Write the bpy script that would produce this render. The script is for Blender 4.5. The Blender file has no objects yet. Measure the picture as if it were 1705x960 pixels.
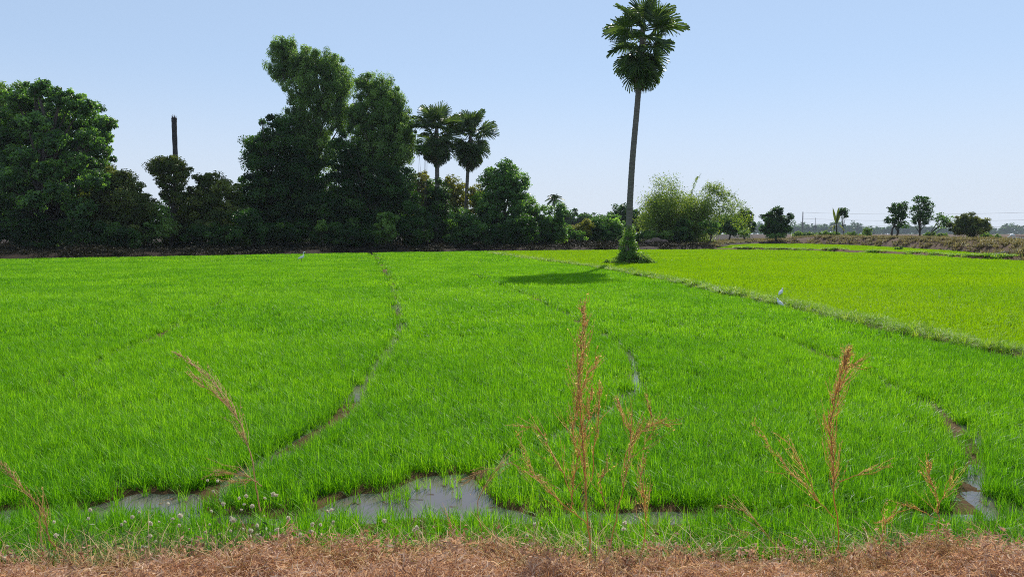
import bpy, math, random
import numpy as np
from mathutils import Vector, Matrix

# ------------------------------------------------------------------ camera, sky, sun, exposure
S = bpy.context.scene
COL = S.collection
CAM_H = 2.7
FPX = 1240.0
PITCH = math.atan((480 - 385) / FPX)
cam = bpy.data.cameras.new("camera")
cam.sensor_width = 36.0
cam.lens = FPX / 1705 * 36.0
cam.clip_start = 0.05
cam.clip_end = 6000
camo = bpy.data.objects.new("camera", cam)
COL.objects.link(camo)
camo.location = (0, 0, CAM_H)
camo.rotation_euler = (math.pi / 2 - PITCH, 0, 0)
S.camera = camo

SUN_EL, SUN_AZ = math.radians(40), math.radians(21)
SDIR = Vector((math.cos(SUN_EL) * math.sin(SUN_AZ), math.cos(SUN_EL) * math.cos(SUN_AZ), math.sin(SUN_EL)))
W = bpy.data.worlds.new("World")
S.world = W
W.use_nodes = True
wn = W.node_tree.nodes
wl = W.node_tree.links
bg = wn["Background"]
sky = wn.new("ShaderNodeTexSky")
sky.sky_type = 'NISHITA'
sky.sun_disc = False
sky.sun_elevation = SUN_EL
sky.sun_rotation = SUN_AZ
sky.air_density = 0.8
sky.dust_density = 0.0
sky.ozone_density = 6.0
# a hazy tropical sky is more even than the clear-air model: flatten its range a little
sc1 = wn.new("ShaderNodeVectorMath"); sc1.operation = 'SCALE'; sc1.inputs[3].default_value = 0.1
gm = wn.new("ShaderNodeGamma"); gm.inputs[1].default_value = 0.34
sc2 = wn.new("ShaderNodeVectorMath"); sc2.operation = 'MULTIPLY'; sc2.inputs[1].default_value = (8.4, 9.2, 10.4)
wl.new(sky.outputs[0], sc1.inputs[0])
wl.new(sc1.outputs[0], gm.inputs[0])
wl.new(gm.outputs[0], sc2.inputs[0])
# milky air low over the horizon
tcw = wn.new("ShaderNodeTexCoord")
sx = wn.new("ShaderNodeSeparateXYZ")
wl.new(tcw.outputs["Generated"], sx.inputs[0])
mr = wn.new("ShaderNodeMapRange"); mr.interpolation_type = 'SMOOTHSTEP'
mr.inputs[1].default_value = -0.02; mr.inputs[2].default_value = 0.22
mr.inputs[3].default_value = 0.85; mr.inputs[4].default_value = 0.0
wl.new(sx.outputs[2], mr.inputs[0])
mxs = wn.new("ShaderNodeMix"); mxs.data_type = 'RGBA'
wl.new(mr.outputs[0], mxs.inputs["Factor"])
wl.new(sc2.outputs[0], mxs.inputs["A"]); mxs.inputs["B"].default_value = (7.2, 7.75, 8.75, 1)
wl.new(mxs.outputs["Result"], bg.inputs[0])
bg.inputs[1].default_value = 0.1

sun = bpy.data.lights.new("sun", 'SUN')
sun.energy = 5.0
sun.angle = math.radians(0.5)
sun.color = (1.0, 0.95, 0.86)
suno = bpy.data.objects.new("sun", sun)
COL.objects.link(suno)
suno.location = (30, 60, 60)
suno.rotation_euler = (-SDIR).to_track_quat('-Z', 'Y').to_euler()

S.view_settings.view_transform = 'Standard'
S.view_settings.look = 'None'
S.view_settings.exposure = 0.0
S.view_settings.gamma = 1.0
S.render.engine = 'CYCLES'
S.cycles.max_bounces = 6
S.cycles.diffuse_bounces = 3
S.cycles.glossy_bounces = 2
S.cycles.transmission_bounces = 4
S.cycles.transparent_max_bounces = 4
S.cycles.volume_bounces = 0
S.cycles.use_denoising = False
S.cycles.use_adaptive_sampling = False
S.cycles.filter_width = 1.0

rng = np.random.default_rng(7)
random.seed(7)

# ------------------------------------------------------------------ helpers
CT, ST = math.cos(PITCH), math.sin(PITCH)


def ray(px, py):
    xr = (px - 852.5) / FPX
    yr = (480 - py) / FPX
    return xr, CT + yr * ST, -ST + yr * CT


def gnd(px, py, z=0.0):
    """the point of the place at height z seen in that direction (used once, to survey the photograph)"""
    a, b, c = ray(px, py)
    t = (z - CAM_H) / c
    return a * t, b * t


def atY(px, py, Y):
    a, b, c = ray(px, py)
    t = Y / b
    return np.array((a * t, Y, CAM_H + c * t))


def _hash(ix, iy, seed):
    h = (ix.astype(np.int64) * 374761393 + iy.astype(np.int64) * 668265263 + seed * 982451653) & 0x7fffffff
    h = ((h ^ (h >> 13)) * 1274126177) & 0x7fffffff
    return ((h ^ (h >> 16)) & 0xffff) / 65535.0


def vn(x, y, seed=0):
    x = np.asarray(x, float); y = np.asarray(y, float)
    ix = np.floor(x); iy = np.floor(y)
    fx = x - ix; fy = y - iy
    fx = fx * fx * (3 - 2 * fx); fy = fy * fy * (3 - 2 * fy)
    a = _hash(ix, iy, seed); b = _hash(ix + 1, iy, seed)
    c = _hash(ix, iy + 1, seed); d = _hash(ix + 1, iy + 1, seed)
    return (a * (1 - fx) + b * fx) * (1 - fy) + (c * (1 - fx) + d * fx) * fy


def fbm(x, y, seed=0, o=3):
    s = 0; a = 1; t = 0
    for k in range(o):
        s = s + a * vn(x * 2 ** k, y * 2 ** k, seed + k * 17)
        t += a; a *= 0.5
    return s / t


def sm(x, a, b):
    t = np.clip((x - a) / (b - a), 0, 1)
    return t * t * (3 - 2 * t)


class MB:
    """collects verts and faces of any size"""

    def __init__(self):
        self.v = []; self.f = []; self.n = 0; self.tone = []; self.m = []

    def add(self, V, F, tone=0.5, mat=0):
        V = np.asarray(V, float).reshape(-1, 3)
        F = np.asarray(F, np.int64)
        self.v.append(V)
        self.f.append(F + self.n)
        self.m.append(np.full(len(F), mat, np.int32))
        t = np.full(len(V), tone) if np.isscalar(tone) else np.asarray(tone)
        self.tone.append(t)
        self.n += len(V)

    def mesh(self, name, mats, smooth=False, extra=None):
        me = bpy.data.meshes.new(name)
        V = np.concatenate(self.v)
        me.vertices.add(len(V))
        me.vertices.foreach_set("co", V.ravel())
        if self.f:
            loops = np.concatenate([f.ravel() for f in self.f])
            sizes = np.concatenate([np.full(len(f), f.shape[1]) for f in self.f])
            starts = np.concatenate([[0], np.cumsum(sizes)[:-1]])
            me.loops.add(len(loops))
            me.loops.foreach_set("vertex_index", loops.astype(np.int32))
            me.polygons.add(len(sizes))
            me.polygons.foreach_set("loop_start", starts.astype(np.int32))
            me.polygons.foreach_set("material_index", np.concatenate(self.m))
            if smooth:
                me.polygons.foreach_set("use_smooth", np.ones(len(sizes), bool))
        at = me.attributes.new("tone", 'FLOAT', 'POINT')
        at.data.foreach_set("value", np.concatenate(self.tone).astype(np.float32))
        if extra:
            for k, (typ, arr) in extra.items():
                a = me.attributes.new(k, typ, 'POINT')
                a.data.foreach_set("vector" if typ == 'FLOAT_VECTOR' else "value", arr.ravel())
        me.update(calc_edges=True)
        for m in (mats if isinstance(mats, (list, tuple)) else [mats]):
            me.materials.append(m)
        return me


def link(name, me, parent=None, loc=None):
    o = bpy.data.objects.new(name, me)
    COL.objects.link(o)
    if loc is not None:
        o.location = loc
    if parent is not None:
        o.parent = parent
    return o


def tag(o, label=None, cat=None, group=None, kind=None):
    if label: o["label"] = label
    if cat: o["category"] = cat
    if group: o["group"] = group
    if kind: o["kind"] = kind
    return o


def thing(name, label, cat, loc, group=None, rz=0):
    o = bpy.data.objects.new(name, None)
    COL.objects.link(o)
    o.location = loc
    o.rotation_euler = (0, 0, rz)
    o.empty_display_size = 0.3
    return tag(o, label, cat, group)


def unit(v):
    return v / np.maximum(np.linalg.norm(v, axis=-1, keepdims=True), 1e-9)


def leaves(mb, C, N, size, aspect=0.5, tone=0.5, mat=0, droop=None):
    """diamond leaves folded along the midrib: 2 quads... kept to one bent quad each"""
    n = len(C)
    if n == 0: return
    size = np.broadcast_to(size, (n,))
    N = unit(N)
    r = unit(rng.normal(size=(n, 3)))
    if droop is not None:
        r = r * (1 - droop) + np.array((0, 0, -1.0)) * droop
    a = unit(np.cross(np.cross(N, r), N))
    b = np.cross(N, a)
    L = (size * 0.5)[:, None]
    Wd = (size * 0.5 * aspect)[:, None]
    V = np.empty((n, 4, 3))
    V[:, 0] = C - a * L
    V[:, 1] = C + b * Wd - a * L * 0.1 + N * L * 0.15
    V[:, 2] = C + a * L
    V[:, 3] = C - b * Wd - a * L * 0.1 + N * L * 0.15
    F = np.arange(n * 4).reshape(n, 4)
    t = np.repeat(np.broadcast_to(tone, (n,)), 4)
    mb.add(V, F, t, mat)


def blades(mb, P, h, az, lean, width, segs=3, tone=0.5, mat=0, curl=1.0):
    """curved grass blades"""
    n = len(P)
    d = np.stack([np.cos(az), np.sin(az), np.zeros(n)], 1)
    s = np.stack([-np.sin(az), np.cos(az), np.zeros(n)], 1)
    V = np.empty((n, segs + 1, 2, 3))
    for k in range(segs + 1):
        t = k / segs
        out = lean * (0.35 * t + 0.65 * t ** (1.8)) * h
        up = h * (t - 0.45 * np.minimum(lean, 1.6) * curl * t ** 2.6)
        c = P + d * out[:, None]
        c[:, 2] += up
        w = width * (1.0 if k == 0 else (1 - t ** 2.2 * 0.92)) * 0.5
        V[:, k, 0] = c - s * w[:, None]
        V[:, k, 1] = c + s * w[:, None]
    base = (np.arange(n) * (segs + 1) * 2)[:, None, None]
    k = np.arange(segs)[None, :, None] * 2
    F = (base + k + np.array([0, 1, 3, 2])[None, None, :]).reshape(-1, 4)
    mb.add(V.reshape(-1, 3), F, np.repeat(np.broadcast_to(tone, (n,)), (segs + 1) * 2), mat)


def tube(mb, pts, rad, sides=6, tone=0.5, mat=0, cap=True):
    pts = np.asarray(pts, float); n = len(pts)
    rad = np.broadcast_to(rad, (n,))
    T = unit(np.gradient(pts, axis=0))
    ref = np.array((1.0, 0.1, 0.05)) if abs(T[0][0]) < 0.8 else np.array((0.05, 1.0, 0.1))
    ang = np.arange(sides) / sides * 2 * math.pi
    V = np.empty((n, sides, 3))
    for i in range(n):
        u = ref - T[i] * ref.dot(T[i]); u = u / np.linalg.norm(u)
        w = np.cross(T[i], u)
        V[i] = pts[i] + rad[i] * (np.cos(ang)[:, None] * u + np.sin(ang)[:, None] * w)
    F = []
    for i in range(n - 1):
        for j in range(sides):
            k = (j + 1) % sides
            F.append((i * sides + j, i * sides + k, (i + 1) * sides + k, (i + 1) * sides + j))
    mb.add(V.reshape(-1, 3), F, tone, mat)
    if cap:
        mb.add(V[-1], [tuple(range(sides))], tone, mat)
        mb.add(V[0], [tuple(range(sides))[::-1]], tone, mat)


def bez(p, n=10):
    """smooth curve through given points (Catmull-Rom)"""
    p = np.asarray(p, float)
    q = np.vstack([2 * p[0] - p[1], p, 2 * p[-1] - p[-2]])
    out = []
    for i in range(1, len(q) - 2):
        for t in np.linspace(0, 1, n, endpoint=False):
            out.append(0.5 * ((2 * q[i]) + (-q[i - 1] + q[i + 1]) * t + (2 * q[i - 1] - 5 * q[i] + 4 * q[i + 1] - q[i + 2]) * t * t + (-q[i - 1] + 3 * q[i] - 3 * q[i + 1] + q[i + 2]) * t ** 3))
    out.append(p[-1])
    return np.array(out)


# ------------------------------------------------------------------ materials
def ramp(nt, fac, cols, pos=None):
    r = nt.nodes.new("ShaderNodeValToRGB")
    nt.links.new(fac, r.inputs[0])
    e = r.color_ramp.elements
    pos = pos or [i / (len(cols) - 1) for i in range(len(cols))]
    e[0].position = pos[0]; e[0].color = (*cols[0], 1)
    e[1].position = pos[-1]; e[1].color = (*cols[-1], 1)
    for p, c in zip(pos[1:-1], cols[1:-1]):
        x = e.new(p); x.color = (*c, 1)
    return r.outputs[0]


def leaf_mat(name, cols, transl=0.4, tcol=(1.3, 1.25, 0.5), rough=0.5, spec=0.3, patch=None, patch_scale=0.1, inst=False):
    """leaf: colour by the leaf's own tone, thin and translucent"""
    m = bpy.data.materials.new(name)
    m.use_nodes = True
    nt = m.node_tree; N = nt.nodes; L = nt.links
    N.clear()
    out = N.new("ShaderNodeOutputMaterial")
    at = N.new("ShaderNodeAttribute"); at.attribute_name = "tone"
    fac = at.outputs["Fac"]
    if inst:
        oi = N.new("ShaderNodeObjectInfo")
        mx = N.new("ShaderNodeMath"); mx.operation = 'MULTIPLY_ADD'
        L.new(oi.outputs["Random"], mx.inputs[0]); mx.inputs[1].default_value = 0.5
        ml = N.new("ShaderNodeMath"); ml.operation = 'MULTIPLY'
        L.new(fac, ml.inputs[0]); ml.inputs[1].default_value = 0.5
        L.new(ml.outputs[0], mx.inputs[2])
        fac = mx.outputs[0]
    col = ramp(nt, fac, cols)
    if patch is not None:
        geo = N.new("ShaderNodeNewGeometry")
        nz = N.new("ShaderNodeTexNoise"); nz.inputs["Scale"].default_value = patch_scale
        nz.inputs["Detail"].default_value = 4
        L.new(geo.outputs["Position"], nz.inputs["Vector"])
        pr = ramp(nt, nz.outputs[0], [(0, 0, 0), (1, 1, 1)], [0.38, 0.62])
        mc = N.new("ShaderNodeMix"); mc.data_type = 'RGBA'; mc.blend_type = 'MULTIPLY'
        mc.inputs["Factor"].default_value = 1.0
        pc = N.new("ShaderNodeMix"); pc.data_type = 'RGBA'
        L.new(pr, pc.inputs["Factor"])
        pc.inputs["A"].default_value = (*patch[0], 1); pc.inputs["B"].default_value = (*patch[1], 1)
        L.new(col, mc.inputs["A"]); L.new(pc.outputs["Result"], mc.inputs["B"])
        col = mc.outputs["Result"]
    p = N.new("ShaderNodeBsdfPrincipled")
    p.inputs["Roughness"].default_value = rough
    p.inputs["Specular IOR Level"].default_value = spec
    L.new(col, p.inputs["Base Color"])
    tr = N.new("ShaderNodeBsdfTranslucent")
    tm = N.new("ShaderNodeMix"); tm.data_type = 'RGBA'; tm.blend_type = 'MULTIPLY'
    tm.inputs["Factor"].default_value = 1.0
    L.new(col, tm.inputs["A"]); tm.inputs["B"].default_value = (*tcol, 1)
    L.new(tm.outputs["Result"], tr.inputs[0])
    mix = N.new("ShaderNodeMixShader"); mix.inputs[0].default_value = transl
    L.new(p.outputs[0], mix.inputs[1]); L.new(tr.outputs[0], mix.inputs[2])
    L.new(mix.outputs[0], out.inputs[0])
    return m


def solid_mat(name, cols, scale=8.0, rough=0.85, spec=0.2, stretch=(1, 1, 1), bump=0.3, tone=False):
    m = bpy.data.materials.new(name)
    m.use_nodes = True
    nt = m.node_tree; N = nt.nodes; L = nt.links
    p = N["Principled BSDF"]
    tc = N.new("ShaderNodeTexCoord")
    mp = N.new("ShaderNodeMapping"); mp.inputs["Scale"].default_value = stretch
    L.new(tc.outputs["Object"], mp.inputs[0])
    nz = N.new("ShaderNodeTexNoise"); nz.inputs["Scale"].default_value = scale; nz.inputs["Detail"].default_value = 6
    L.new(mp.outputs[0], nz.inputs["Vector"])
    f = nz.outputs[0]
    if tone:
        at = N.new("ShaderNodeAttribute"); at.attribute_name = "tone"
        ad = N.new("ShaderNodeMath"); ad.operation = 'MULTIPLY_ADD'
        L.new(f, ad.inputs[0]); ad.inputs[1].default_value = 0.5; L.new(at.outputs["Fac"], ad.inputs[2])
        sb = N.new("ShaderNodeMath"); sb.operation = 'SUBTRACT'; L.new(ad.outputs[0], sb.inputs[0]); sb.inputs[1].default_value = 0.25
        f = sb.outputs[0]
        c = ramp(nt, f, cols, [0.1, 0.9] if len(cols) == 2 else None)
    else:
        c = ramp(nt, f, cols, [0.3, 0.7] if len(cols) == 2 else [0.3, 0.5, 0.7])
    L.new(c, p.inputs["Base Color"])
    p.inputs["Roughness"].default_value = rough
    p.inputs["Specular IOR Level"].default_value = spec
    if bump:
        b = N.new("ShaderNodeBump"); b.inputs["Strength"].default_value = bump; b.inputs["Distance"].default_value = 0.05
        L.new(nz.outputs[0], b.inputs["Height"]); L.new(b.outputs[0], p.inputs["Normal"])
    return m


M = {}
M['rice'] = leaf_mat('rice_leaf', [(0.070, 0.225, 0.003), (0.170, 0.44, 0.006), (0.35, 0.66, 0.05)], 0.52, (1.3, 1.2, 0.5), 0.4, 0.14,
                     patch=((0.80, 0.88, 0.85), (1.16, 1.08, 1.0)), patch_scale=0.22, inst=True)
M['rice_pale'] = leaf_mat('rice_leaf_yellow_green', [(0.19, 0.37, 0.002), (0.26, 0.47, 0.002), (0.34, 0.56, 0.006)], 0.52, (1.2, 1.15, 0.5), 0.45, 0.10,
                          patch=((0.9, 0.95, 0.9), (1.1, 1.05, 1.0)), patch_scale=0.12, inst=True)
M['bund_grass'] = leaf_mat('bund_grass', [(0.12, 0.31, 0.015), (0.25, 0.46, 0.025), (0.46, 0.58, 0.09)], 0.5, (1.2, 1.1, 0.6), 0.5, 0.3, inst=True)
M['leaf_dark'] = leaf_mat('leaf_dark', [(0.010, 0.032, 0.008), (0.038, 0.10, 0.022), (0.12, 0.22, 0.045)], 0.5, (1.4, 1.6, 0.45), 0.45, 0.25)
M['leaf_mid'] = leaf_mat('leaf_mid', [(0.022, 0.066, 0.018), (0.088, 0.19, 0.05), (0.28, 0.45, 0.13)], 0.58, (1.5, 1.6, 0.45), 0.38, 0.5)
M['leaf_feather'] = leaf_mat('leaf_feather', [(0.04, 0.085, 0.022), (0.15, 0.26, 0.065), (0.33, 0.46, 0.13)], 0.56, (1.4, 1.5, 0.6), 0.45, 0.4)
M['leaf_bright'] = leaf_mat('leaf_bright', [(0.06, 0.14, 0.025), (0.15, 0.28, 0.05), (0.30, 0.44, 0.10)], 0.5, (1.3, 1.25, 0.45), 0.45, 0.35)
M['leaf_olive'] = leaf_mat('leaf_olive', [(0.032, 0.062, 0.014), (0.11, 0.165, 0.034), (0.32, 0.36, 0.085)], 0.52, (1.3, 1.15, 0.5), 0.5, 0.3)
M['leaf_yellow'] = leaf_mat('leaf_yellow', [(0.10, 0.14, 0.025), (0.25, 0.28, 0.045), (0.42, 0.40, 0.08)], 0.5, (1.3, 1.2, 0.45), 0.5, 0.3)
M['bamboo'] = leaf_mat('bamboo_leaf', [(0.07, 0.13, 0.018), (0.19, 0.31, 0.045), (0.38, 0.49, 0.10)], 0.54, (1.3, 1.2, 0.5), 0.5, 0.3)
M['palm'] = leaf_mat('palm_leaf', [(0.02, 0.045, 0.018), (0.06, 0.11, 0.036), (0.16, 0.23, 0.075)], 0.42, (1.3, 1.3, 0.5), 0.4, 0.4)
M['palm_dead'] = leaf_mat('palm_leaf_dead', [(0.07, 0.05, 0.035), (0.13, 0.095, 0.06), (0.2, 0.15, 0.1)], 0.2, (1.1, 1.0, 0.8), 0.7, 0.1)
M['straw'] = leaf_mat('straw', [(0.40, 0.25, 0.10), (0.66, 0.48, 0.22), (0.85, 0.68, 0.38)], 0.4, (1.1, 1.0, 0.7), 0.6, 0.2)
M['bank_grass'] = leaf_mat('dry_bank_grass', [(0.13, 0.12, 0.04), (0.28, 0.24, 0.10), (0.46, 0.42, 0.19)], 0.3, (1.1, 1.0, 0.7), 0.6, 0.15, inst=True)
M['shade_litter'] = leaf_mat('shade_dark_litter', [(0.008, 0.008, 0.005), (0.017, 0.017, 0.009), (0.035, 0.034, 0.016)], 0.25, (1.2, 1.1, 0.6), 0.6, 0.1, inst=True)  # leaf colour taken near black to paint in the shade under the trees
M['thatch'] = leaf_mat('dead_leaves', [(0.20, 0.10, 0.06), (0.62, 0.38, 0.25), (0.90, 0.72, 0.54)], 0.4, (1.1, 0.95, 0.7), 0.7, 0.15)
M['dry_stem'] = leaf_mat('dry_weed', [(0.40, 0.23, 0.09), (0.72, 0.49, 0.21), (0.95, 0.77, 0.42)], 0.5, (1.1, 1.0, 0.6), 0.6, 0.2)
M['weed'] = leaf_mat('weed_leaf', [(0.05, 0.11, 0.02), (0.11, 0.20, 0.04), (0.26, 0.28, 0.10)], 0.4, (1.2, 1.15, 0.5), 0.5, 0.3)
M['puff'] = leaf_mat('seed_fluff', [(0.60, 0.55, 0.40), (0.76, 0.71, 0.55), (0.86, 0.83, 0.70)], 0.55, (1, 1, 1), 0.8, 0.1)
M['bark'] = solid_mat('bark', [(0.035, 0.028, 0.022), (0.09, 0.072, 0.056)], 3, stretch=(1, 1, 0.25))
M['palm_trunk'] = solid_mat('palm_trunk_bark', [(0.10, 0.085, 0.075), (0.21, 0.185, 0.165)], 4, stretch=(0.6, 0.6, 5), bump=0.6)
M['pole'] = solid_mat('weathered_pole', [(0.035, 0.03, 0.032), (0.08, 0.07, 0.065)], 3, stretch=(1, 1, 0.3))
M['concrete'] = solid_mat('concrete_pole', [(0.22, 0.21, 0.20), (0.34, 0.33, 0.31)], 2)
M['log'] = solid_mat('bleached_wood', [(0.35, 0.29, 0.22), (0.52, 0.45, 0.36)], 4)
M['clod'] = solid_mat('dry_clod', [(0.13, 0.085, 0.06), (0.27, 0.19, 0.14)], 3, bump=0.8)
M['white'] = solid_mat('white_feathers', [(0.74, 0.74, 0.72), (0.84, 0.84, 0.82)], 20, 0.8)
M['beak'] = solid_mat('yellow_beak', [(0.6, 0.38, 0.06), (0.7, 0.45, 0.1)], 20, 0.5)
M['shank'] = solid_mat('dark_shank', [(0.03, 0.03, 0.028), (0.05, 0.05, 0.045)], 20, 0.6)
M['paint'] = solid_mat('chipped_white_paint', [(0.55, 0.53, 0.49), (0.78, 0.77, 0.74)], 6, 0.5)
M['wire'] = solid_mat('cable_sheath', [(0.03, 0.03, 0.03), (0.05, 0.05, 0.05)], 5, 0.6)

# ------------------------------------------------------------------ survey of the place
def curve_u(pts, z):
    g = np.array([gnd(px, py, z) for px, py in pts])
    return g[:, 0] / g[:, 1], g[:, 1], g


EDGE_U, EDGE_Y, _ = curve_u([(-700, 437), (-200, 431.5), (0, 428.5), (250, 424.5), (450, 421), (650, 418), (850, 415.5), (1000, 414), (1180, 413), (1260, 414), (1340, 414.5),
                             (1420, 418), (1500, 420.5), (1620, 427.5), (1705, 431), (2100, 446)], 0.3)
BUND_U, BUND_Y, BUND_P = curve_u([(818, 417), (900, 427), (1000, 439), (1100, 455), (1170, 468), (1300, 491), (1420, 515), (1540, 538), (1705, 566), (1950, 612), (2400, 700)], 0.4)
STRIP_U, STRIP_Y, _ = curve_u([(1195, 411), (1215, 407), (1250, 404.7), (1330, 404.2), (1440, 407.5), (1520, 411.5), (1600, 416.5), (1650, 421), (1700, 426)], 0.3)


def Yedge(u): return np.interp(u, EDGE_U, EDGE_Y)
def Ybund(u): return np.where(u < BUND_U[0], 1e6, np.interp(u, BUND_U, BUND_Y))
def Ystrip(u): return np.where((u < STRIP_U[0]) | (u > STRIP_U[-1]), 0, np.interp(u, STRIP_U, STRIP_Y))


TRACKS = [  # tractor ruts: outline in survey directions, half width
    ([(618, 421), (632, 435), (646, 455), (657, 480), (664, 515), (664, 545), (642, 585), (602, 640), (560, 690), (490, 732), (420, 770), (340, 812)], 0.15),
    ([(780, 452), (820, 468), (880, 490), (960, 530), (1030, 570), (1056, 605), (1060, 635)], 0.12, 0.03),
    ([(1062, 632), (1035, 663), (960, 702), (880, 738), (800, 778), (740, 808)], 0.15, 0.12),
    ([(560, 690), (490, 732), (420, 772), (340, 814)], 0.17, 0.3),
    ([(1290, 555), (1360, 580), (1430, 612), (1500, 642), (1545, 662)], 0.18, 0.1),
    ([(1545, 662), (1560, 672), (1603, 720), (1624, 765), (1615, 800), (1600, 830)], 0.115),
    ([(-60, 680), (100, 622), (250, 560), (330, 520), (385, 492)], 0.11, 0.1),
    ([(1050, 700), (1130, 660), (1170, 610)], 0.0),
]
TP = []
for pts, hw, *fl in TRACKS:
    if hw <= 0: continue
    g = np.array([gnd(px, py, 0.12) for px, py in pts])
    g = bez(np.c_[g, np.zeros(len(g))], 8)[:, :2]
    TP.append((g, hw, fl[0] if fl else 0.05))


def seg_dist(x, y, P):
    d = np.full(x.shape, 1e9)
    for a, b in zip(P[:-1], P[1:]):
        ab = b - a; l2 = ab.dot(ab) + 1e-9
        t = np.clip(((x - a[0]) * ab[0] + (y - a[1]) * ab[1]) / l2, 0, 1)
        d = np.minimum(d, np.hypot(x - a[0] - t * ab[0], y - a[1] - t * ab[1]))
    return d


def track_mask(x, y, thin=False):
    """how far inside a rut: >0 inside"""
    r = np.full(x.shape, -9.0)
    for P, hw, fl in TP:
        sel = (x > P[:, 0].min() - 1) & (x < P[:, 0].max() + 1) & (y > P[:, 1].min() - 1) & (y < P[:, 1].max() + 1)
        if not sel.any(): continue
        d = seg_dist(x[sel], y[sel], P)
        rr = (hw * (0.7 + 0.6 * vn(x[sel] * 0.7, y[sel] * 0.7, 5)) * (1 + np.maximum(y[sel] - 14, 0) / 28) - d)
        if thin:
            rr = np.where(_hash(np.floor(x[sel] * 173), np.floor(y[sel] * 191), 77) < fl, -9.0, rr)
        r[sel] = np.maximum(r[sel], rr)
    return r


BUND_L = bez(np.c_[BUND_P, np.zeros(len(BUND_P))], 6)[:, :2]


def dbund(x, y):
    """signed distance from the bund's crest: negative on the near, deep green side"""
    u = x / np.maximum(y, 1.0)
    d = np.full(x.shape, 50.0)
    sel = (x > -8) & (y < 110) & (y > 3)
    if sel.any(): d[sel] = seg_dist(x[sel], y[sel], BUND_L)
    return np.where(y < Ybund(u), -d, d)


DB = np.array([(-600, 6.98), (-100, 7.0), (150, 7.05), (225, 7.4), (290, 7.7), (345, 7.6), (385, 7.0), (540, 6.98), (570, 7.35), (640, 7.75), (690, 8.1), (770, 8.25), (790, 8.0), (830, 7.2), (900, 6.98), (1000, 6.95), (1570, 6.98), (1588, 7.6), (1622, 7.6), (1640, 7.0), (2300, 6.98)], float)
DBX = (DB[:, 0] - 852.5) / FPX * 7.8


def ditch(x, y):
    b = np.interp(x, DBX, DB[:, 1]) + 0.26 * (vn(x * 3.1, y * 0 + 1, 8) - 0.5)
    a = 6.66 + 0.2 * (vn(x * 2.3, y * 0 + 9, 9) - 0.5)
    return np.minimum(y - a, b - y)


def HG(x, y):
    x = np.asarray(x, float); y = np.asarray(y, float)
    u = x / np.maximum(y, 1.0)
    e = y - Yedge(u)
    z = -0.035 + 0.05 * (fbm(x * 1.3, y * 1.3, 3) - 0.5)
    t = track_mask(x, y)
    tm = sm(t, -0.12, 0.05)
    # ruts: mud ridges and pools
    pool = fbm(x * 0.55, y * 0.55, 21, 2)
    z = z * (1 - tm) + tm * (-0.03 + 0.16 * (pool - 0.40))
    dd = ditch(x, y)
    z = z + 0.055 * sm(dd, -0.9, -0.1) * (y < 9.5)
    dm = sm(dd, -0.02, 0.26)
    z = z * (1 - dm) + dm * (-0.05 + 0.07 * (fbm(x * 1.6, y * 1.6, 31) - 0.42))
    # bund between the two fields
    db = np.abs(dbund(x, y))
    z = np.where(db < 1.0, np.maximum(z, 0.17 * (1 - sm(db, 0.15, 0.75)) + 0.05 * (fbm(x, y, 13) - 0.5) - 0.04), z)
    # land beyond the fields
    e2 = y - np.maximum(Yedge(u), Ystrip(u))
    hasstrip = Ystrip(u) > Yedge(u) + 1.5
    onb = (e > 0) & hasstrip
    land = 0.45 * sm(e2, 0, 2.5) + 0.22 * (fbm(x * 0.5, y * 0.5, 41) - 0.4) * sm(e2, 0, 3)
    bankm = sm(u, 0.33, 0.42)
    land = land + bankm * 1.05 * sm(e2, 0.3, 6.5) - bankm * 1.0 * sm(e2, 14, 30)
    b2 = 0.4 * sm(e, 0, 0.8) * (1 - sm(e, 1.6, 3.2)) * (0.6 + 0.9 * vn(x * 0.25, y * 0.25, 44))
    z = np.where(e2 > 0, np.maximum(land, -0.03), z)
    z = np.where(onb & (e2 <= 0), np.maximum(z, b2), z)
    # road bank under the camera
    nb = np.interp(y, [-60, 0, 2.0, 3.2, 4.4, 5.2, 5.6, 6.0], [1.15, 1.15, 1.1, 0.92, 0.52, 0.22, 0.06, -0.05])
    z = np.where(y < 6.0, nb + 0.06 * (fbm(x * 2, y * 2, 51) - 0.5) * (y < 5.8), z)
    return z


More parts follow.
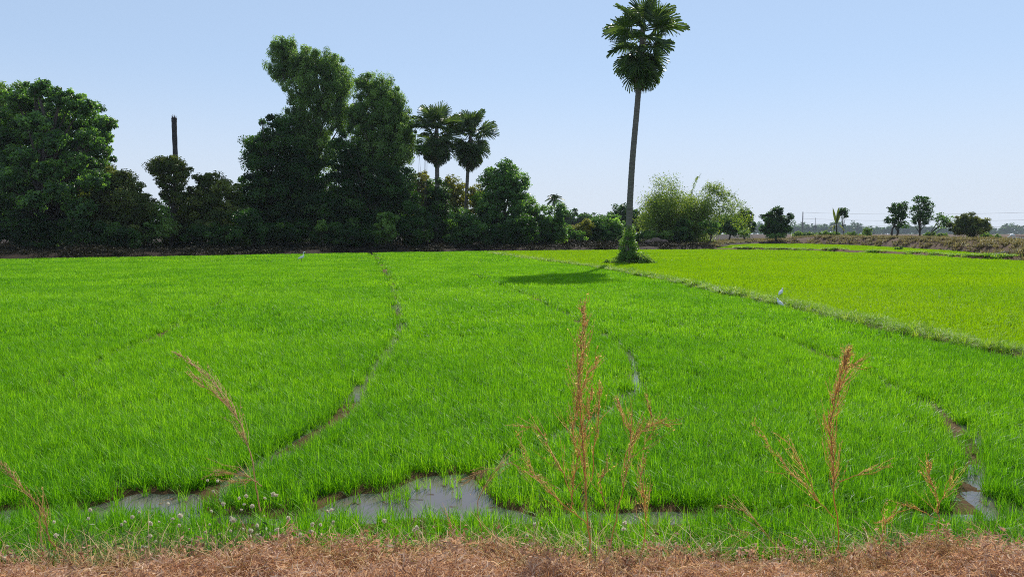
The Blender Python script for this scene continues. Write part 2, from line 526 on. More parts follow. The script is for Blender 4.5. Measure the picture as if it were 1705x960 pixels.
# ------------------------------------------------------------------ ground sheet
def build_ground():
    ys = np.concatenate([np.linspace(-60, 3.4, 24), np.arange(3.6, 12, 0.085), 12 * 1.0125 ** np.arange(0, 330)])
    ys = ys[ys < 1900]
    us = np.concatenate([np.linspace(-14, -0.85, 30)[:-1], np.linspace(-0.85, 0.85, 330), np.linspace(0.85, 14, 30)[1:]])
    Yg, Ug = np.meshgrid(ys, us, indexing='ij')
    Xg = Ug * np.maximum(np.abs(Yg), 7.5)
    Xg = np.clip(Xg, -1900, 1900)
    Z = HG(Xg, Yg)
    far = sm(Yg, 300, 600)
    Z = Z * (1 - far)
    n, m = Yg.shape
    V = np.stack([Xg, Yg, Z], -1).reshape(-1, 3)
    i = np.arange(n - 1)[:, None]; j = np.arange(m - 1)[None, :]
    F = np.stack([i * m + j, i * m + j + 1, (i + 1) * m + j + 1, (i + 1) * m + j], -1).reshape(-1, 4)
    # zone: 0 wet mud, .5 tree shade painted into dark litter, 1 dry earth
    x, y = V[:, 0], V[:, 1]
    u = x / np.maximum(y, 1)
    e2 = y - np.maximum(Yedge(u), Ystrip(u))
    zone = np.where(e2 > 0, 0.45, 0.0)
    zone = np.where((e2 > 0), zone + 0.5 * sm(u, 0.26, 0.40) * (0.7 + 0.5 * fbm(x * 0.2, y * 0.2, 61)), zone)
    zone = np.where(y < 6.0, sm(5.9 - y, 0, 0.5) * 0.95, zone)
    mb = MB()
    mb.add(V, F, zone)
    m_ = bpy.data.materials.new('earth')
    m_.use_nodes = True
    nt = m_.node_tree; N = nt.nodes; L = nt.links
    p = N["Principled BSDF"]
    at = N.new("ShaderNodeAttribute"); at.attribute_name = "tone"
    base = ramp(nt, at.outputs["Fac"], [(0.10, 0.058, 0.026), (0.026, 0.019, 0.014), (0.13, 0.08, 0.053)], [0.0, 0.5, 1.0])  # middle stop carries the painted tree shade
    geo = N.new("ShaderNodeNewGeometry")
    nz = N.new("ShaderNodeTexNoise"); nz.inputs["Scale"].default_value = 2.5; nz.inputs["Detail"].default_value = 9
    nz.inputs["Roughness"].default_value = 0.7
    L.new(geo.outputs["Position"], nz.inputs["Vector"])
    v = ramp(nt, nz.outputs[0], [(0.55, 0.55, 0.55), (1.35, 1.3, 1.25)], [0.3, 0.7])
    mx = N.new("ShaderNodeMix"); mx.data_type = 'RGBA'; mx.blend_type = 'MULTIPLY'; mx.inputs["Factor"].default_value = 1
    L.new(base, mx.inputs["A"]); L.new(v, mx.inputs["B"]); L.new(mx.outputs["Result"], p.inputs["Base Color"])
    p.inputs["Roughness"].default_value = 0.9
    p.inputs["Specular IOR Level"].default_value = 0.08
    b = N.new("ShaderNodeBump"); b.inputs["Strength"].default_value = 0.6; b.inputs["Distance"].default_value = 0.08
    L.new(nz.outputs[0], b.inputs["Height"]); L.new(b.outputs[0], p.inputs["Normal"])
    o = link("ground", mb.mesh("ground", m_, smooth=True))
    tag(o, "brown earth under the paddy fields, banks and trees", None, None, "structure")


build_ground()


def build_water():
    m_ = bpy.data.materials.new('paddy_water')
    m_.use_nodes = True
    nt = m_.node_tree; N = nt.nodes; L = nt.links
    p = N["Principled BSDF"]
    p.inputs["Base Color"].default_value = (0.135, 0.115, 0.10, 1)
    p.inputs["Roughness"].default_value = 0.015
    p.inputs["IOR"].default_value = 1.33
    p.inputs["Specular IOR Level"].default_value = 0.9
    geo = N.new("ShaderNodeNewGeometry")
    nz = N.new("ShaderNodeTexNoise"); nz.inputs["Scale"].default_value = 9; nz.inputs["Detail"].default_value = 3
    L.new(geo.outputs["Position"], nz.inputs["Vector"])
    b = N.new("ShaderNodeBump"); b.inputs["Strength"].default_value = 0.08; b.inputs["Distance"].default_value = 0.01
    L.new(nz.outputs[0], b.inputs["Height"]); L.new(b.outputs[0], p.inputs["Normal"])
    # follows the fields: from the road bank to a little short of the far edge
    us = np.linspace(-1.6, 1.6, 120)
    far = Yedge(us) - 0.6
    V = np.concatenate([np.stack([us * 5.8, np.full_like(us, 5.8), np.zeros_like(us)], 1), np.stack([us * far, far, np.zeros_like(us)], 1)])
    k = np.arange(len(us) - 1)
    F = np.stack([k, k + 1, k + 1 + len(us), k + len(us)], 1)
    mb = MB(); mb.add(V, F)
    tag(link("paddy_water", mb.mesh("paddy_water", m_)), "shallow murky water standing between the rice and in the ruts", None, None, "structure")


build_water()


# ------------------------------------------------------------------ scattered crops (stuff): plants share meshes through geometry nodes
def scatter_object(name, protos, pts, mat, label):
    """protos: list of MB; pts: list (same length) of (P(n,3), scale(n), rot(n))"""
    mb = MB()
    kinds, scl, rot = [], [], []
    for k, pm in enumerate(protos):
        off = mb.n
        V = np.concatenate(pm.v)
        for V_, F_, T_, M_ in zip(pm.v, pm.f, pm.tone, pm.m):
            pass
        mb.v.append(V); mb.tone.append(np.concatenate(pm.tone))
        for F_, M_ in zip(pm.f, pm.m):
            mb.f.append(F_ + off); mb.m.append(M_)
        mb.n += len(V)
        kinds.append(np.full(len(V), k)); scl.append(np.ones(len(V))); rot.append(np.zeros((len(V), 3)))
    for k, (P, s, r) in enumerate(pts):
        mb.v.append(P); mb.tone.append(np.full(len(P), 0.5)); mb.n += len(P)
        kinds.append(np.full(len(P), 1000 + k)); scl.append(s); rot.append(r)
    me = mb.mesh(name, mat, extra={
        "plant_kind": ('INT', np.concatenate(kinds).astype(np.int32)),
        "plant_scale": ('FLOAT', np.concatenate(scl).astype(np.float32)),
        "plant_turn": ('FLOAT_VECTOR', np.concatenate(rot).astype(np.float32))})
    o = link(name, me)
    tag(o, label, None, None, "stuff")
    ng = bpy.data.node_groups.new(name + "_scatter", 'GeometryNodeTree')
    ng.interface.new_socket("Geometry", in_out='INPUT', socket_type='NodeSocketGeometry')
    ng.interface.new_socket("Geometry", in_out='OUTPUT', socket_type='NodeSocketGeometry')
    N, L = ng.nodes, ng.links
    gi = N.new("NodeGroupInput"); go = N.new("NodeGroupOutput")
    ka = N.new("GeometryNodeInputNamedAttribute"); ka.data_type = 'INT'; ka.inputs["Name"].default_value = "plant_kind"
    sa = N.new("GeometryNodeInputNamedAttribute"); sa.data_type = 'FLOAT'; sa.inputs["Name"].default_value = "plant_scale"
    ra = N.new("GeometryNodeInputNamedAttribute"); ra.data_type = 'FLOAT_VECTOR'; ra.inputs["Name"].default_value = "plant_turn"
    e2r = N.new("FunctionNodeEulerToRotation"); L.new(ra.outputs[0], e2r.inputs[0])
    join = N.new("GeometryNodeJoinGeometry")

    def sep(val):
        c = N.new("FunctionNodeCompare"); c.data_type = 'INT'; c.operation = 'EQUAL'
        ins = [i for i in c.inputs if i.type == 'INT']
        L.new(ka.outputs[0], ins[0]); ins[1].default_value = val
        s = N.new("GeometryNodeSeparateGeometry"); s.domain = 'POINT'
        L.new(gi.outputs[0], s.inputs[0]); L.new(c.outputs[0], s.inputs[1])
        return s.outputs[0]
    for k in range(len(protos)):
        ip = N.new("GeometryNodeInstanceOnPoints")
        L.new(sep(1000 + k), ip.inputs["Points"])
        L.new(sep(k), ip.inputs["Instance"])
        L.new(e2r.outputs[0], ip.inputs["Rotation"])
        L.new(sa.outputs[0], ip.inputs["Scale"])
        L.new(ip.outputs[0], join.inputs[0])
    L.new(join.outputs[0], go.inputs[0])
    md = o.modifiers.new("scatter", 'NODES')
    md.node_group = ng
    return o


def rice_patch(n, radius, width, h0=0.255, segs=3, lean=(0.12, 0.95)):
    mb = MB()
    nt = max(1, n // 4)
    r = radius * np.sqrt(rng.random(nt)); a = rng.random(nt) * 6.283
    c = np.stack([r * np.cos(a), r * np.sin(a), np.zeros(nt)], 1)
    P = np.repeat(c, 4, 0) + rng.normal(size=(nt * 4, 3)) * np.array((0.012, 0.012, 0)) * (width / 0.009) ** 0.5
    P[:, 2] = -0.03
    m = nt * 4
    h = h0 * rng.uniform(0.65, 1.15, m)
    le = rng.uniform(lean[0], lean[1], m) ** 1.2
    blades(mb, P, h, rng.random(m) * 6.283, le, width * rng.uniform(0.7, 1.2, m), segs, rng.random(m))
    return mb


TIERS = [  # y from, to, blade width, blades per patch, patch radius, patches per m2, segments
    (5.4, 11.0, 0.0070, 20, 0.055, 185, 4),
    (11.0, 18.0, 0.0092, 26, 0.09, 98, 3),
    (18.0, 34.0, 0.0155, 42, 0.18, 32, 3),
    (34.0, 62.0, 0.030, 56, 0.34, 13.5, 2),
    (62.0, 170.0, 0.06, 70, 0.6, 4.2, 2),
]


def scatter_pts(y0, y1, dens, umax=0.80):
    n = int(dens * umax * (y1 ** 2 - y0 ** 2))
    y = np.sqrt(rng.uniform(y0 ** 2, y1 ** 2, n))
    u = rng.uniform(-umax, umax, n)
    return u * y, y


def rice_fields():
    for name, mat, which, label in (
            ("rice_crop", 'rice', 0, "deep green young rice filling the near paddy field"),
            ("pale_rice_crop", 'rice_pale', 1, "yellow green young rice filling the field right of the lone palm"),
            ("far_rice_strip", 'rice_pale', 2, "narrow strip of bright rice below the brown bank")):
        protos, pts = [], []
        for (y0, y1, w, nb, rad, dens, segs) in TIERS:
            if which == 1 and y1 < 14: continue
            if which == 2 and y1 < 100: continue
            x, y = scatter_pts(y0, y1, dens, 1.0 if y1 < 20 else 0.84)
            u = x / y
            yb = Ybund(u)
            ye = Yedge(u)
            wob = 0.25 * (vn(x * 0.8, y * 0.8, 77) - 0.5)
            if which == 0:
                ok = (dbund(x, y) < -0.5 + wob) & (y < ye - 0.3 + wob) & (y > 5.75 + wob)
                t = track_mask(x, y, True)
                keep = (t < 0.015 - rad * 0.25) | (rng.random(len(x)) < 0.02)
                d = ditch(x, y)
                sparse = 0.10 + 0.42 * sm(vn(x * 1.1, y * 0.9, 91), 0.55, 0.8)
                keep &= (d < 0.02) | (rng.random(len(x)) < sparse)
                # thin places where little seed came up
                keep &= (fbm(x * 0.45, y * 0.45, 93) > 0.27) | (rng.random(len(x)) < 0.6)
                ok &= keep
            elif which == 1:
                ok = (dbund(x, y) > 0.3 + wob) & (y < ye - 0.3)
            else:
                ok = (y > ye + 2.2 + wob * 4) & (y < Ystrip(u) - 0.3) & (vn(x * 0.2, y * 0.2, 79) > 0.12)
            x, y = x[ok], y[ok]
            if len(x) == 0: continue
            z = np.full(len(x), 0.0)
            hs = (0.88 + 0.3 * fbm(x * 0.16, y * 0.16, 71)) * rng.uniform(0.85, 1.12, len(x))
            if which == 0:
                hs *= np.where(y < 6.75, 1.0, 1.0)
                hs *= np.where((y > 5.6) & (ditch(x, y) > 0), 0.75, 1)
            nv = 5
            sel = rng.integers(0, nv, len(x))
            for v in range(nv):
                k = sel == v
                protos.append(rice_patch(nb, rad, w, segs=segs))
                r3 = np.zeros((k.sum(), 3)); r3[:, 2] = rng.random(k.sum()) * 6.283
                pts.append((np.stack([x[k], y[k], z[k]], 1), hs[k], r3))
        scatter_object(name, protos, pts, M[mat], label)


rice_fields()


def bund_cover():
    # rough grass along the bund and on the low ridge behind the pale field
    protos, pts = [], []
    for (y0, y1, w, nb, rad, dens) in ((12, 30, 0.014, 26, 0.12, 60), (30, 64, 0.028, 36, 0.22, 22), (64, 130, 0.05, 40, 0.4, 8)):
        x, y = scatter_pts(y0, y1, dens)
        u = x / y
        db = dbund(x, y)
        ok = (db > -0.42) & (db < 0.35 + 0.45 * vn(x * 0.5, y * 0.5, 101)) & (vn(x * 1.3, y * 1.3, 103) > 0.2)
        e = y - Yedge(u)
        ok |= (e > 0.1) & (e < 2.4) & (u > 0.3) & (vn(x * 0.35, y * 0.35, 105) > 0.35)
        x, y = x[ok], y[ok]
        z = HG(x, y)
        hs = rng.uniform(0.5, 1.1, len(x)) * (0.6 + 0.7 * vn(x * 0.9, y * 0.9, 107))
        sel = rng.integers(0, 4, len(x))
        for v in range(4):
            k = sel == v
            protos.append(rice_patch(nb, rad, w, h0=0.36, segs=3, lean=(0.3, 1.5)))
            r3 = np.zeros((k.sum(), 3)); r3[:, 2] = rng.random(k.sum()) * 6.283
            pts.append((np.stack([x[k], y[k], z[k]], 1), hs[k], r3))
    scatter_object("bund_grass", protos, pts, M['bund_grass'], "pale rough grass growing along the bund between the two fields")


bund_cover()


def bank_cover():
    protos, pts = [], []
    for (y0, y1, w, nb, rad, dens) in ((60, 230, 0.09, 40, 0.55, 1.5),):
        x, y = scatter_pts(y0, y1, dens)
        u = x / y
        e2 = y - np.maximum(Yedge(u), Ystrip(u))
        ok = (e2 > np.where(u < 0.36, 5, 0.2)) & (e2 < 45) & (u > 0.2) & (fbm(x * 0.16, y * 0.16, 111) > 0.36 - 0.12 * sm(u, 0.4, 0.6))
        x, y = x[ok], y[ok]
        z = HG(x, y)
        hs = rng.uniform(0.5, 1.2, len(x))
        sel = rng.integers(0, 3, len(x))
        for v in range(3):
            k = sel == v
            protos.append(rice_patch(nb, rad, w, h0=0.6, segs=2, lean=(0.3, 1.6)))
            r3 = np.zeros((k.sum(), 3)); r3[:, 2] = rng.random(k.sum()) * 6.283
            pts.append((np.stack([x[k], y[k], z[k]], 1), hs[k], r3))
    scatter_object("dry_bank_grass", protos, pts, M['bank_grass'], "dry straw coloured grass on the brown bank at right")


bank_cover()


def undergrowth():
    protos, pts = [], []
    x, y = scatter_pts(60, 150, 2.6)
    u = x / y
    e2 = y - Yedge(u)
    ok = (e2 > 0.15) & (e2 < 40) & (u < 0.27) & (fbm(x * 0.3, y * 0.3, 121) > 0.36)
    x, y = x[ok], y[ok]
    z = HG(x, y)
    hs = rng.uniform(0.4, 1.0, len(x)) * (0.4 + 0.8 * vn(x * 0.3, y * 0.3, 123))
    sel = rng.integers(0, 3, len(x))
    for v in range(3):
        k = sel == v
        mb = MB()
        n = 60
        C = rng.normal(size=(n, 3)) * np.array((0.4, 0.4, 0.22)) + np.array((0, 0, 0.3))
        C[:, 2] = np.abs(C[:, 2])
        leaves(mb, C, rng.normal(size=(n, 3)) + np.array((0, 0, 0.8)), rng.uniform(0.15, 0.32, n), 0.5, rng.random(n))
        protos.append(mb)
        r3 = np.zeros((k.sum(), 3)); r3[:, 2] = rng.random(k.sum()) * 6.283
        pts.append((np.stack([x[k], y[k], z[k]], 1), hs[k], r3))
    scatter_object("undergrowth", protos, pts, M['shade_litter'], "low undergrowth coloured near black as painted shade on the ground below the trees")


undergrowth()


# ------------------------------------------------------------------ trees and bushes
def crown_mesh(origin, blobs, Y, leaf, mat, dens=1.0, thick=0.8, clump=0.22, aspect=0.55, up=0.5, loose=0.0, droop=None, fill=0.45, flat=0.78):
    """leaf clumps through the volume of each lobe; lobes given by bearing, height and half sizes"""
    mb = MB()
    cs = []
    for (px, py, rx, ry, *dy) in blobs:
        yy = Y + (dy[0] if dy else 0)
        c = atY(px, py, yy)
        k = yy / FPX
        R = np.array((rx * k, max(rx, ry) * k * thick, ry * k))
        if rx > 1.6 * ry: R[1] = rx * k * thick * 0.7
        cs.append((c, R))
        area = 4 * math.pi * (R[0] * R[1] + R[1] * R[2] + R[0] * R[2]) / 3
        rc = clump * R.min() ** 0.5 * (R.mean()) ** 0.5 + 0.25
        ncl = max(5, int(area / (rc * rc * 2.1)))
        d = unit(rng.normal(size=(ncl, 3)))
        rr = rng.random(ncl) ** (fill) * (1.0 + loose * rng.normal(size=ncl))
        # lobed silhouette
        rr *= 0.82 + 0.28 * vn(d[:, 0] * 2.6 + px, d[:, 2] * 2.6 + d[:, 1] * 1.7 + py, 3)
        cc = c + d * R * rr[:, None]
        npc = max(6, int(dens * 3.6 * rc * rc * 3.2 / (leaf * leaf * aspect)))
        ctone = rng.random(ncl)
        rcl = rc * rng.uniform(0.45, 1.25, ncl)
        q = unit(rng.normal(size=(ncl, npc, 3)))
        rad = rng.random((ncl, npc, 1)) ** 0.5
        off = q * rad * rcl[:, None, None] * np.array((1.1, 1.1, flat))
        P = (cc[:, None] + off).reshape(-1, 3)
        out = (q * 0.5 + d[:, None] * 0.45 + np.array((0, 0, up * 0.5)) + rng.normal(size=(ncl, npc, 3)) * 0.7).reshape(-1, 3)
        tone = np.clip(np.repeat(ctone ** 1.3, npc) * 0.7 + rng.random(ncl * npc) * 0.35, 0, 1)
        leaves(mb, P - origin, out, leaf * rng.uniform(0.6, 1.25, len(P)), aspect, tone, 0, droop)
    return mb, cs


def tree(name, label, cat, base, blobs, Y, leaf, mat, group=None, trunk_r=0.3, stems=1, bare=None, **kw):
    """base: bearing of the foot of the trunk"""
    x0 = (base - 852.5) / FPX * Y
    z0 = float(HG(np.array([x0]), np.array([Y]))[0]) - 0.05
    org = np.array((x0, Y, z0))
    root = thing(name, label, cat, org, group)
    mb, cs = crown_mesh(org, blobs, Y, leaf, M[mat] if isinstance(mat, str) else mat, **kw)
    link("crown", mb.mesh("crown", M[mat]), root)
    tb = MB()
    order = sorted(cs, key=lambda c: c[0][2])
    for s in range(stems):
        off = np.array((rng.normal() * 0.6 * (stems > 1), rng.normal() * 0.5 * (stems > 1), 0))
        top = order[-1 - s % len(order)][0] - org
        mid = order[len(order) // 2][0] - org
        path = bez([off, off * 1.2 + mid * np.array((0.35, 0.35, 0.45)), mid * 0.6 + top * 0.35, top], 6)
        tube(tb, path, np.linspace(trunk_r, trunk_r * 0.18, len(path)), 8)
    for c, R in order:
        p = c - org
        h = np.clip(p[2] * 0.5, 0.1, None)
        a = np.array((mid[0] * 0.35, mid[1] * 0.35, h * 0.9))
        for q in range(2):
            e = p + rng.normal(size=3) * R * 0.45
            path = bez([a, (a + e) / 2 + np.array((0, 0, 0.1)) * h + rng.normal(size=3) * 0.15, e], 5)
            tube(tb, path, np.linspace(trunk_r * 0.45, trunk_r * 0.08, len(path)), 5)
    link("trunk", tb.mesh("trunk", M['bark'], smooth=True), root)
    return root


def bush(name, label, cat, blobs, Y, leaf, mat, group=None, **kw):
    base = sum(b[0] for b in blobs) / len(blobs)
    x0 = (base - 852.5) / FPX * Y
    z0 = float(HG(np.array([x0]), np.array([Y]))[0]) - 0.05
    org = np.array((x0, Y, z0))
    root = thing(name, label, cat, org, group)
    mb, cs = crown_mesh(org, blobs, Y, leaf, M[mat], **kw)
    link("foliage", mb.mesh("foliage", M[mat]), root)
    tb = MB()
    for c, R in cs:
        for q in range(3):
            e = c - org + rng.normal(size=3) * R * 0.4
            b = np.array((rng.normal() * 0.3, rng.normal() * 0.3, 0)) + (c - org) * np.array((0.5, 0.5, 0))
            b[2] = 0
            tube(tb, bez([b, (b + e) / 2 + rng.normal(size=3) * 0.15, e], 5), np.linspace(0.05, 0.012, 11), 5)
    link("stem", tb.mesh("stem", M['bark'], smooth=True), root)
    return root


# left edge group
tree("broadleaf_tree", "pale yellowish tree top rising behind the big dark tree at the left edge", "tree", -15, [(-20, 180, 60, 45), (20, 165, 35, 30), (-30, 260, 70, 70)], 104, 0.34, 'leaf_bright', trunk_r=0.4)
tree("broadleaf_tree", "large dense dark green tree with rounded lobes at the far left", "tree", 70,
     [(65, 195, 50, 52, 3), (125, 208, 48, 50, 3), (160, 232, 26, 36, 2), (15, 240, 58, 60, 3), (95, 270, 58, 58, 2), (148, 288, 48, 48, 2), (40, 322, 70, 58, 2), (115, 342, 62, 44, 1), (62, 150, 27, 19, -1), (30, 165, 24, 18, 0), (108, 165, 26, 18, -1), (140, 180, 26, 22, -1), (175, 215, 18, 24, 0), (60, 205, 26, 17, -4), (85, 235, 28, 20, -5), (150, 232, 22, 18, -4), (40, 262, 26, 18, -6), (82, 282, 30, 20, -6), (130, 268, 26, 17, -6), (155, 300, 28, 18, -6), (100, 318, 32, 18, -7), (55, 335, 30, 18, -7), (15, 300, 26, 20, -6), (135, 345, 30, 17, -7)], 92, 0.38, 'leaf_mid',
     trunk_r=0.55, up=0.7, clump=0.2)
bush("creeper_mound", "olive brown creeper mound spilling down beside the far left tree", "bush", [(205, 325, 34, 46), (222, 350, 26, 40), (196, 298, 24, 26), (234, 342, 20, 34), (180, 318, 26, 30), (190, 372, 48, 36), (160, 340, 38, 36)], 89, 0.26, 'leaf_olive', up=0.7)
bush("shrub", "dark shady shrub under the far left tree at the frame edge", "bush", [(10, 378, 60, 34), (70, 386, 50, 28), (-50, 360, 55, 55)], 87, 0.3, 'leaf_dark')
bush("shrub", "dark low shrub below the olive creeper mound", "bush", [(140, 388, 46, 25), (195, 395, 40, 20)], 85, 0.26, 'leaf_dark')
bush("shrub", "bright tangled creeper shrub in the gap left of the bare pole", "bush", [(250, 352, 26, 22), (262, 378, 30, 24), (238, 390, 34, 20)], 90, 0.26, 'leaf_bright', dens=0.8, loose=0.1)
tree("vine_topped_tree", "small vine topped tree with a flat rounded head below the bare pole", "tree", 286, [(268, 281, 24, 18), (294, 284, 25, 19), (281, 271, 30, 12), (284, 304, 22, 17), (276, 325, 12, 10), (297, 328, 14, 14)], 92, 0.25, 'leaf_olive', trunk_r=0.2, dens=1.1)
bush("shrub", "dense olive topped bush between the bare pole and the tallest tree", "bush", [(352, 312, 34, 28), (330, 338, 34, 34), (375, 338, 36, 40), (340, 372, 56, 36), (300, 385, 34, 26)], 94, 0.28, 'leaf_olive', up=0.6)
bush("shrub", "dark undergrowth bush left of the tallest tree's foot", "bush", [(350, 392, 44, 22), (405, 380, 40, 32)], 90, 0.28, 'leaf_dark')

# the tall pair
tree("tall_tree", "tallest feathery tree with a crown leaning left against the sky", "tree", 500,
     [(470, 82, 26, 22), (497, 104, 34, 28), (470, 118, 26, 24), (540, 112, 34, 28), (560, 138, 28, 36), (518, 150, 44, 42), (556, 190, 30, 36), (505, 205, 40, 44), (520, 250, 48, 50)],
     114, 0.36, 'leaf_feather', trunk_r=0.5, loose=0.07, dens=0.9, aspect=0.34, droop=0.55, clump=0.18, flat=1.25)
tree("broadleaf_tree", "dark broad tree filling the lower left flank of the tallest tree", "tree", 460,
     [(432, 248, 30, 30), (462, 232, 36, 40), (440, 290, 46, 46), (485, 280, 48, 52), (460, 340, 62, 46), (520, 330, 52, 52), (420, 345, 40, 40)], 110, 0.36, 'leaf_dark', trunk_r=0.45, clump=0.26)
tree("tall_tree", "second tall feathery tree just right of the tallest one", "tree", 632,
     [(612, 150, 26, 32), (600, 205, 24, 42), (640, 158, 28, 30), (660, 178, 20, 28), (680, 215, 14, 26), (625, 195, 36, 38), (655, 205, 26, 42), (672, 240, 20, 40), (640, 250, 40, 44), (612, 262, 34, 44)], 112, 0.34, 'leaf_feather',
     trunk_r=0.45, loose=0.09, dens=0.85, aspect=0.34, droop=0.55, clump=0.18, flat=1.25)
tree("broadleaf_tree", "dark green tree between and below the two tall feathery trees", "tree", 590,
     [(575, 265, 34, 44), (590, 320, 44, 52), (640, 312, 44, 46), (665, 320, 34, 50), (610, 365, 62, 42), (545, 360, 40, 44)], 109, 0.34, 'leaf_dark', trunk_r=0.4, clump=0.26)
bush("shrub", "pale green sunlit shrub bulging from the dark wood right of centre left", "bush", [(644, 366, 18, 16), (640, 384, 20, 18)], 100, 0.3, 'leaf_bright', dens=1.0)
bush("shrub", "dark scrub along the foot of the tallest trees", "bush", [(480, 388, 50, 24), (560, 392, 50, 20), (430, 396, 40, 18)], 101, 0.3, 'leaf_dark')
bush("shrub", "small yellow green sprig low in front of the dark trees", "bush", [(535, 377, 8, 11)], 99, 0.25, 'leaf_bright', dens=0.7)
bush("shrub", "dark shrubs right of the pale sunlit shrub", "bush", [(690, 375, 34, 36), (620, 398, 40, 14)], 103, 0.3, 'leaf_dark')
# around the two palms
tree("broadleaf_tree", "yellowish tree seen through the gap left of the twin palms", "tree", 700, [(702, 310, 22, 26), (690, 335, 24, 24), (715, 340, 20, 26)], 128, 0.4, 'leaf_yellow', trunk_r=0.25, dens=0.8)
tree("broadleaf_tree", "yellow green tree seen between the trunks of the twin palms", "tree", 757, [(752, 312, 18, 20), (765, 330, 22, 24), (748, 345, 22, 24)], 130, 0.4, 'leaf_yellow', trunk_r=0.25, dens=0.8)
bush("creeper_mound", "dark creeper wrapped round the trunk of the left twin palm", "creeper", [(728, 325, 20, 32), (728, 365, 30, 40), (735, 395, 38, 18)], 113, 0.28, 'leaf_dark')
bush("shrub", "light green climber on the left side of the twin palm crown", "creeper", [(703, 246, 12, 13), (712, 252, 9, 8)], 110.5, 0.3, 'leaf_bright', dens=0.9)
bush("shrub", "dark weedy shrub below the right twin palm", "bush", [(770, 365, 28, 24), (782, 385, 34, 24), (765, 397, 30, 14)], 108, 0.28, 'leaf_mid', dens=0.8)
bush("shrub", "yellowish shrub right of the twin palm trunks", "bush", [(792, 328, 16, 22), (800, 348, 18, 18)], 114, 0.3, 'leaf_yellow', dens=0.9)
tree("broadleaf_tree", "medium tree with yellow green top right of the twin palms", "tree", 838,
     [(845, 288, 26, 22), (822, 300, 24, 26), (860, 310, 22, 26), (838, 325, 36, 34), (815, 345, 28, 34), (865, 345, 24, 34), (838, 372, 48, 32)], 111, 0.32, 'leaf_mid', trunk_r=0.35, loose=0.05, dens=0.85)
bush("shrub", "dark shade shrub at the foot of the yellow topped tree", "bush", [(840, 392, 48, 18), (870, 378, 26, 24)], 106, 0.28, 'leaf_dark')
bush("creeper_mound", "creeper covered bush sloping down right of the yellow topped tree", "bush", [(885, 352, 22, 22), (905, 366, 24, 24), (895, 388, 34, 20), (932, 362, 11, 26), (925, 388, 24, 18)], 113, 0.27, 'leaf_mid', up=0.8)
bush("shrub", "light scrubby bushes between the creeper slope and the hollow bush", "bush", [(958, 384, 20, 12), (975, 378, 14, 14)], 122, 0.28, 'leaf_yellow')
bush("arching_bush", "domed creeper bush with a dark hollow left of the lone palm", "bush", [(1003, 376, 27, 17), (1028, 385, 16, 14), (985, 388, 20, 14), (1006, 395, 30, 12)], 124, 0.28, 'leaf_mid', up=0.9)
bush("shrub", "green leafy scrub filling the gap left of the domed creeper bush", "bush", [(945, 388, 16, 12), (962, 392, 16, 9)], 118, 0.28, 'leaf_mid', dens=0.9)
bush("shrub", "tall grey green bush rising behind the domed creeper bush", "bush", [(1020, 368, 20, 12), (1040, 378, 16, 12), (990, 372, 16, 10)], 150, 0.36, 'leaf_mid', dens=0.9)
bush("creeper_mound", "light green creeper leaves lying over the dug earth heap", "creeper", [(1082, 391, 14, 6), (1100, 394, 14, 5), (1112, 392, 10, 7)], 121, 0.24, 'leaf_bright', dens=0.9)
bush("shrub", "low dark bush behind the foot of the lone palm", "bush", [(1052, 396, 16, 10), (1075, 391, 16, 8)], 126, 0.28, 'leaf_mid')
bush("shrub", "dark upright bush with a flat leafy cap beside the bamboo", "bush", [(1138, 388, 20, 18), (1140, 372, 15, 8), (1122, 396, 14, 9)], 122, 0.24, 'leaf_dark', dens=1.2)
tree("broadleaf_tree", "grey green trees crowding behind the bamboo", "tree", 1050, [(1040, 356, 24, 18), (1030, 374, 30, 18), (1066, 372, 22, 16)], 185, 0.5, 'leaf_dark', trunk_r=0.3)
tree("spindly_tree", "small thin leafed tree at the foot of the bamboo's right side", "tree", 1180, [(1172, 372, 12, 8), (1190, 376, 12, 8), (1182, 386, 10, 7)], 121, 0.25, 'leaf_mid', trunk_r=0.12, dens=0.35, loose=0.2)
# right of the bamboo
tree("round_tree", "rounded green tree just right of the arching bamboo", "tree", 1212, [(1207, 368, 24, 14), (1195, 378, 18, 12), (1222, 378, 20, 14)], 165, 0.34, 'leaf_mid', trunk_r=0.25)
tree("round_tree", "dark round tree left of the largest round tree", "tree", 1240, [(1240, 360, 15, 12), (1243, 375, 17, 14), (1230, 368, 12, 12)], 170, 0.34, 'leaf_dark', trunk_r=0.25)
tree("round_tree", "largest dark round tree with a tuft on top, on the far right field edge", "tree", 1292, [(1294, 350, 9, 6), (1284, 366, 19, 17), (1303, 370, 19, 17), (1292, 381, 29, 13)], 158, 0.32, 'leaf_dark', trunk_r=0.3, dens=1.2)
bush("shrub", "pale low weeds in front of the largest round tree", "bush", [(1285, 393, 12, 4), (1300, 392, 10, 4), (1240, 389, 10, 7)], 155, 0.24, 'leaf_bright', dens=0.6)
tree("open_tree", "left of the two open crowned trees on the brown bank", "tree", 1492, [(1499, 345, 12, 11), (1489, 352, 11, 10), (1503, 358, 10, 9), (1490, 366, 10, 8), (1478, 366, 7, 6), (1500, 374, 12, 6)], 140, 0.34, 'leaf_dark', trunk_r=0.22, stems=2, dens=0.6, loose=0.1)
tree("open_tree", "taller airy tree of the two open crowned trees on the brown bank", "tree", 1530, [(1535, 334, 14, 9), (1525, 345, 10, 9), (1545, 345, 12, 11), (1532, 356, 12, 9), (1524, 368, 9, 9), (1545, 360, 12, 8), (1540, 370, 10, 5)], 140, 0.3, 'leaf_dark', trunk_r=0.2, dens=0.42, loose=0.12)
tree("leaning_tree", "thin leaning tree arching right towards the domed tree on the bank", "tree", 1534, [(1565, 362, 10, 8), (1577, 368, 11, 9), (1570, 374, 12, 6)], 139, 0.28, 'leaf_mid', trunk_r=0.14, dens=0.35, loose=0.15)
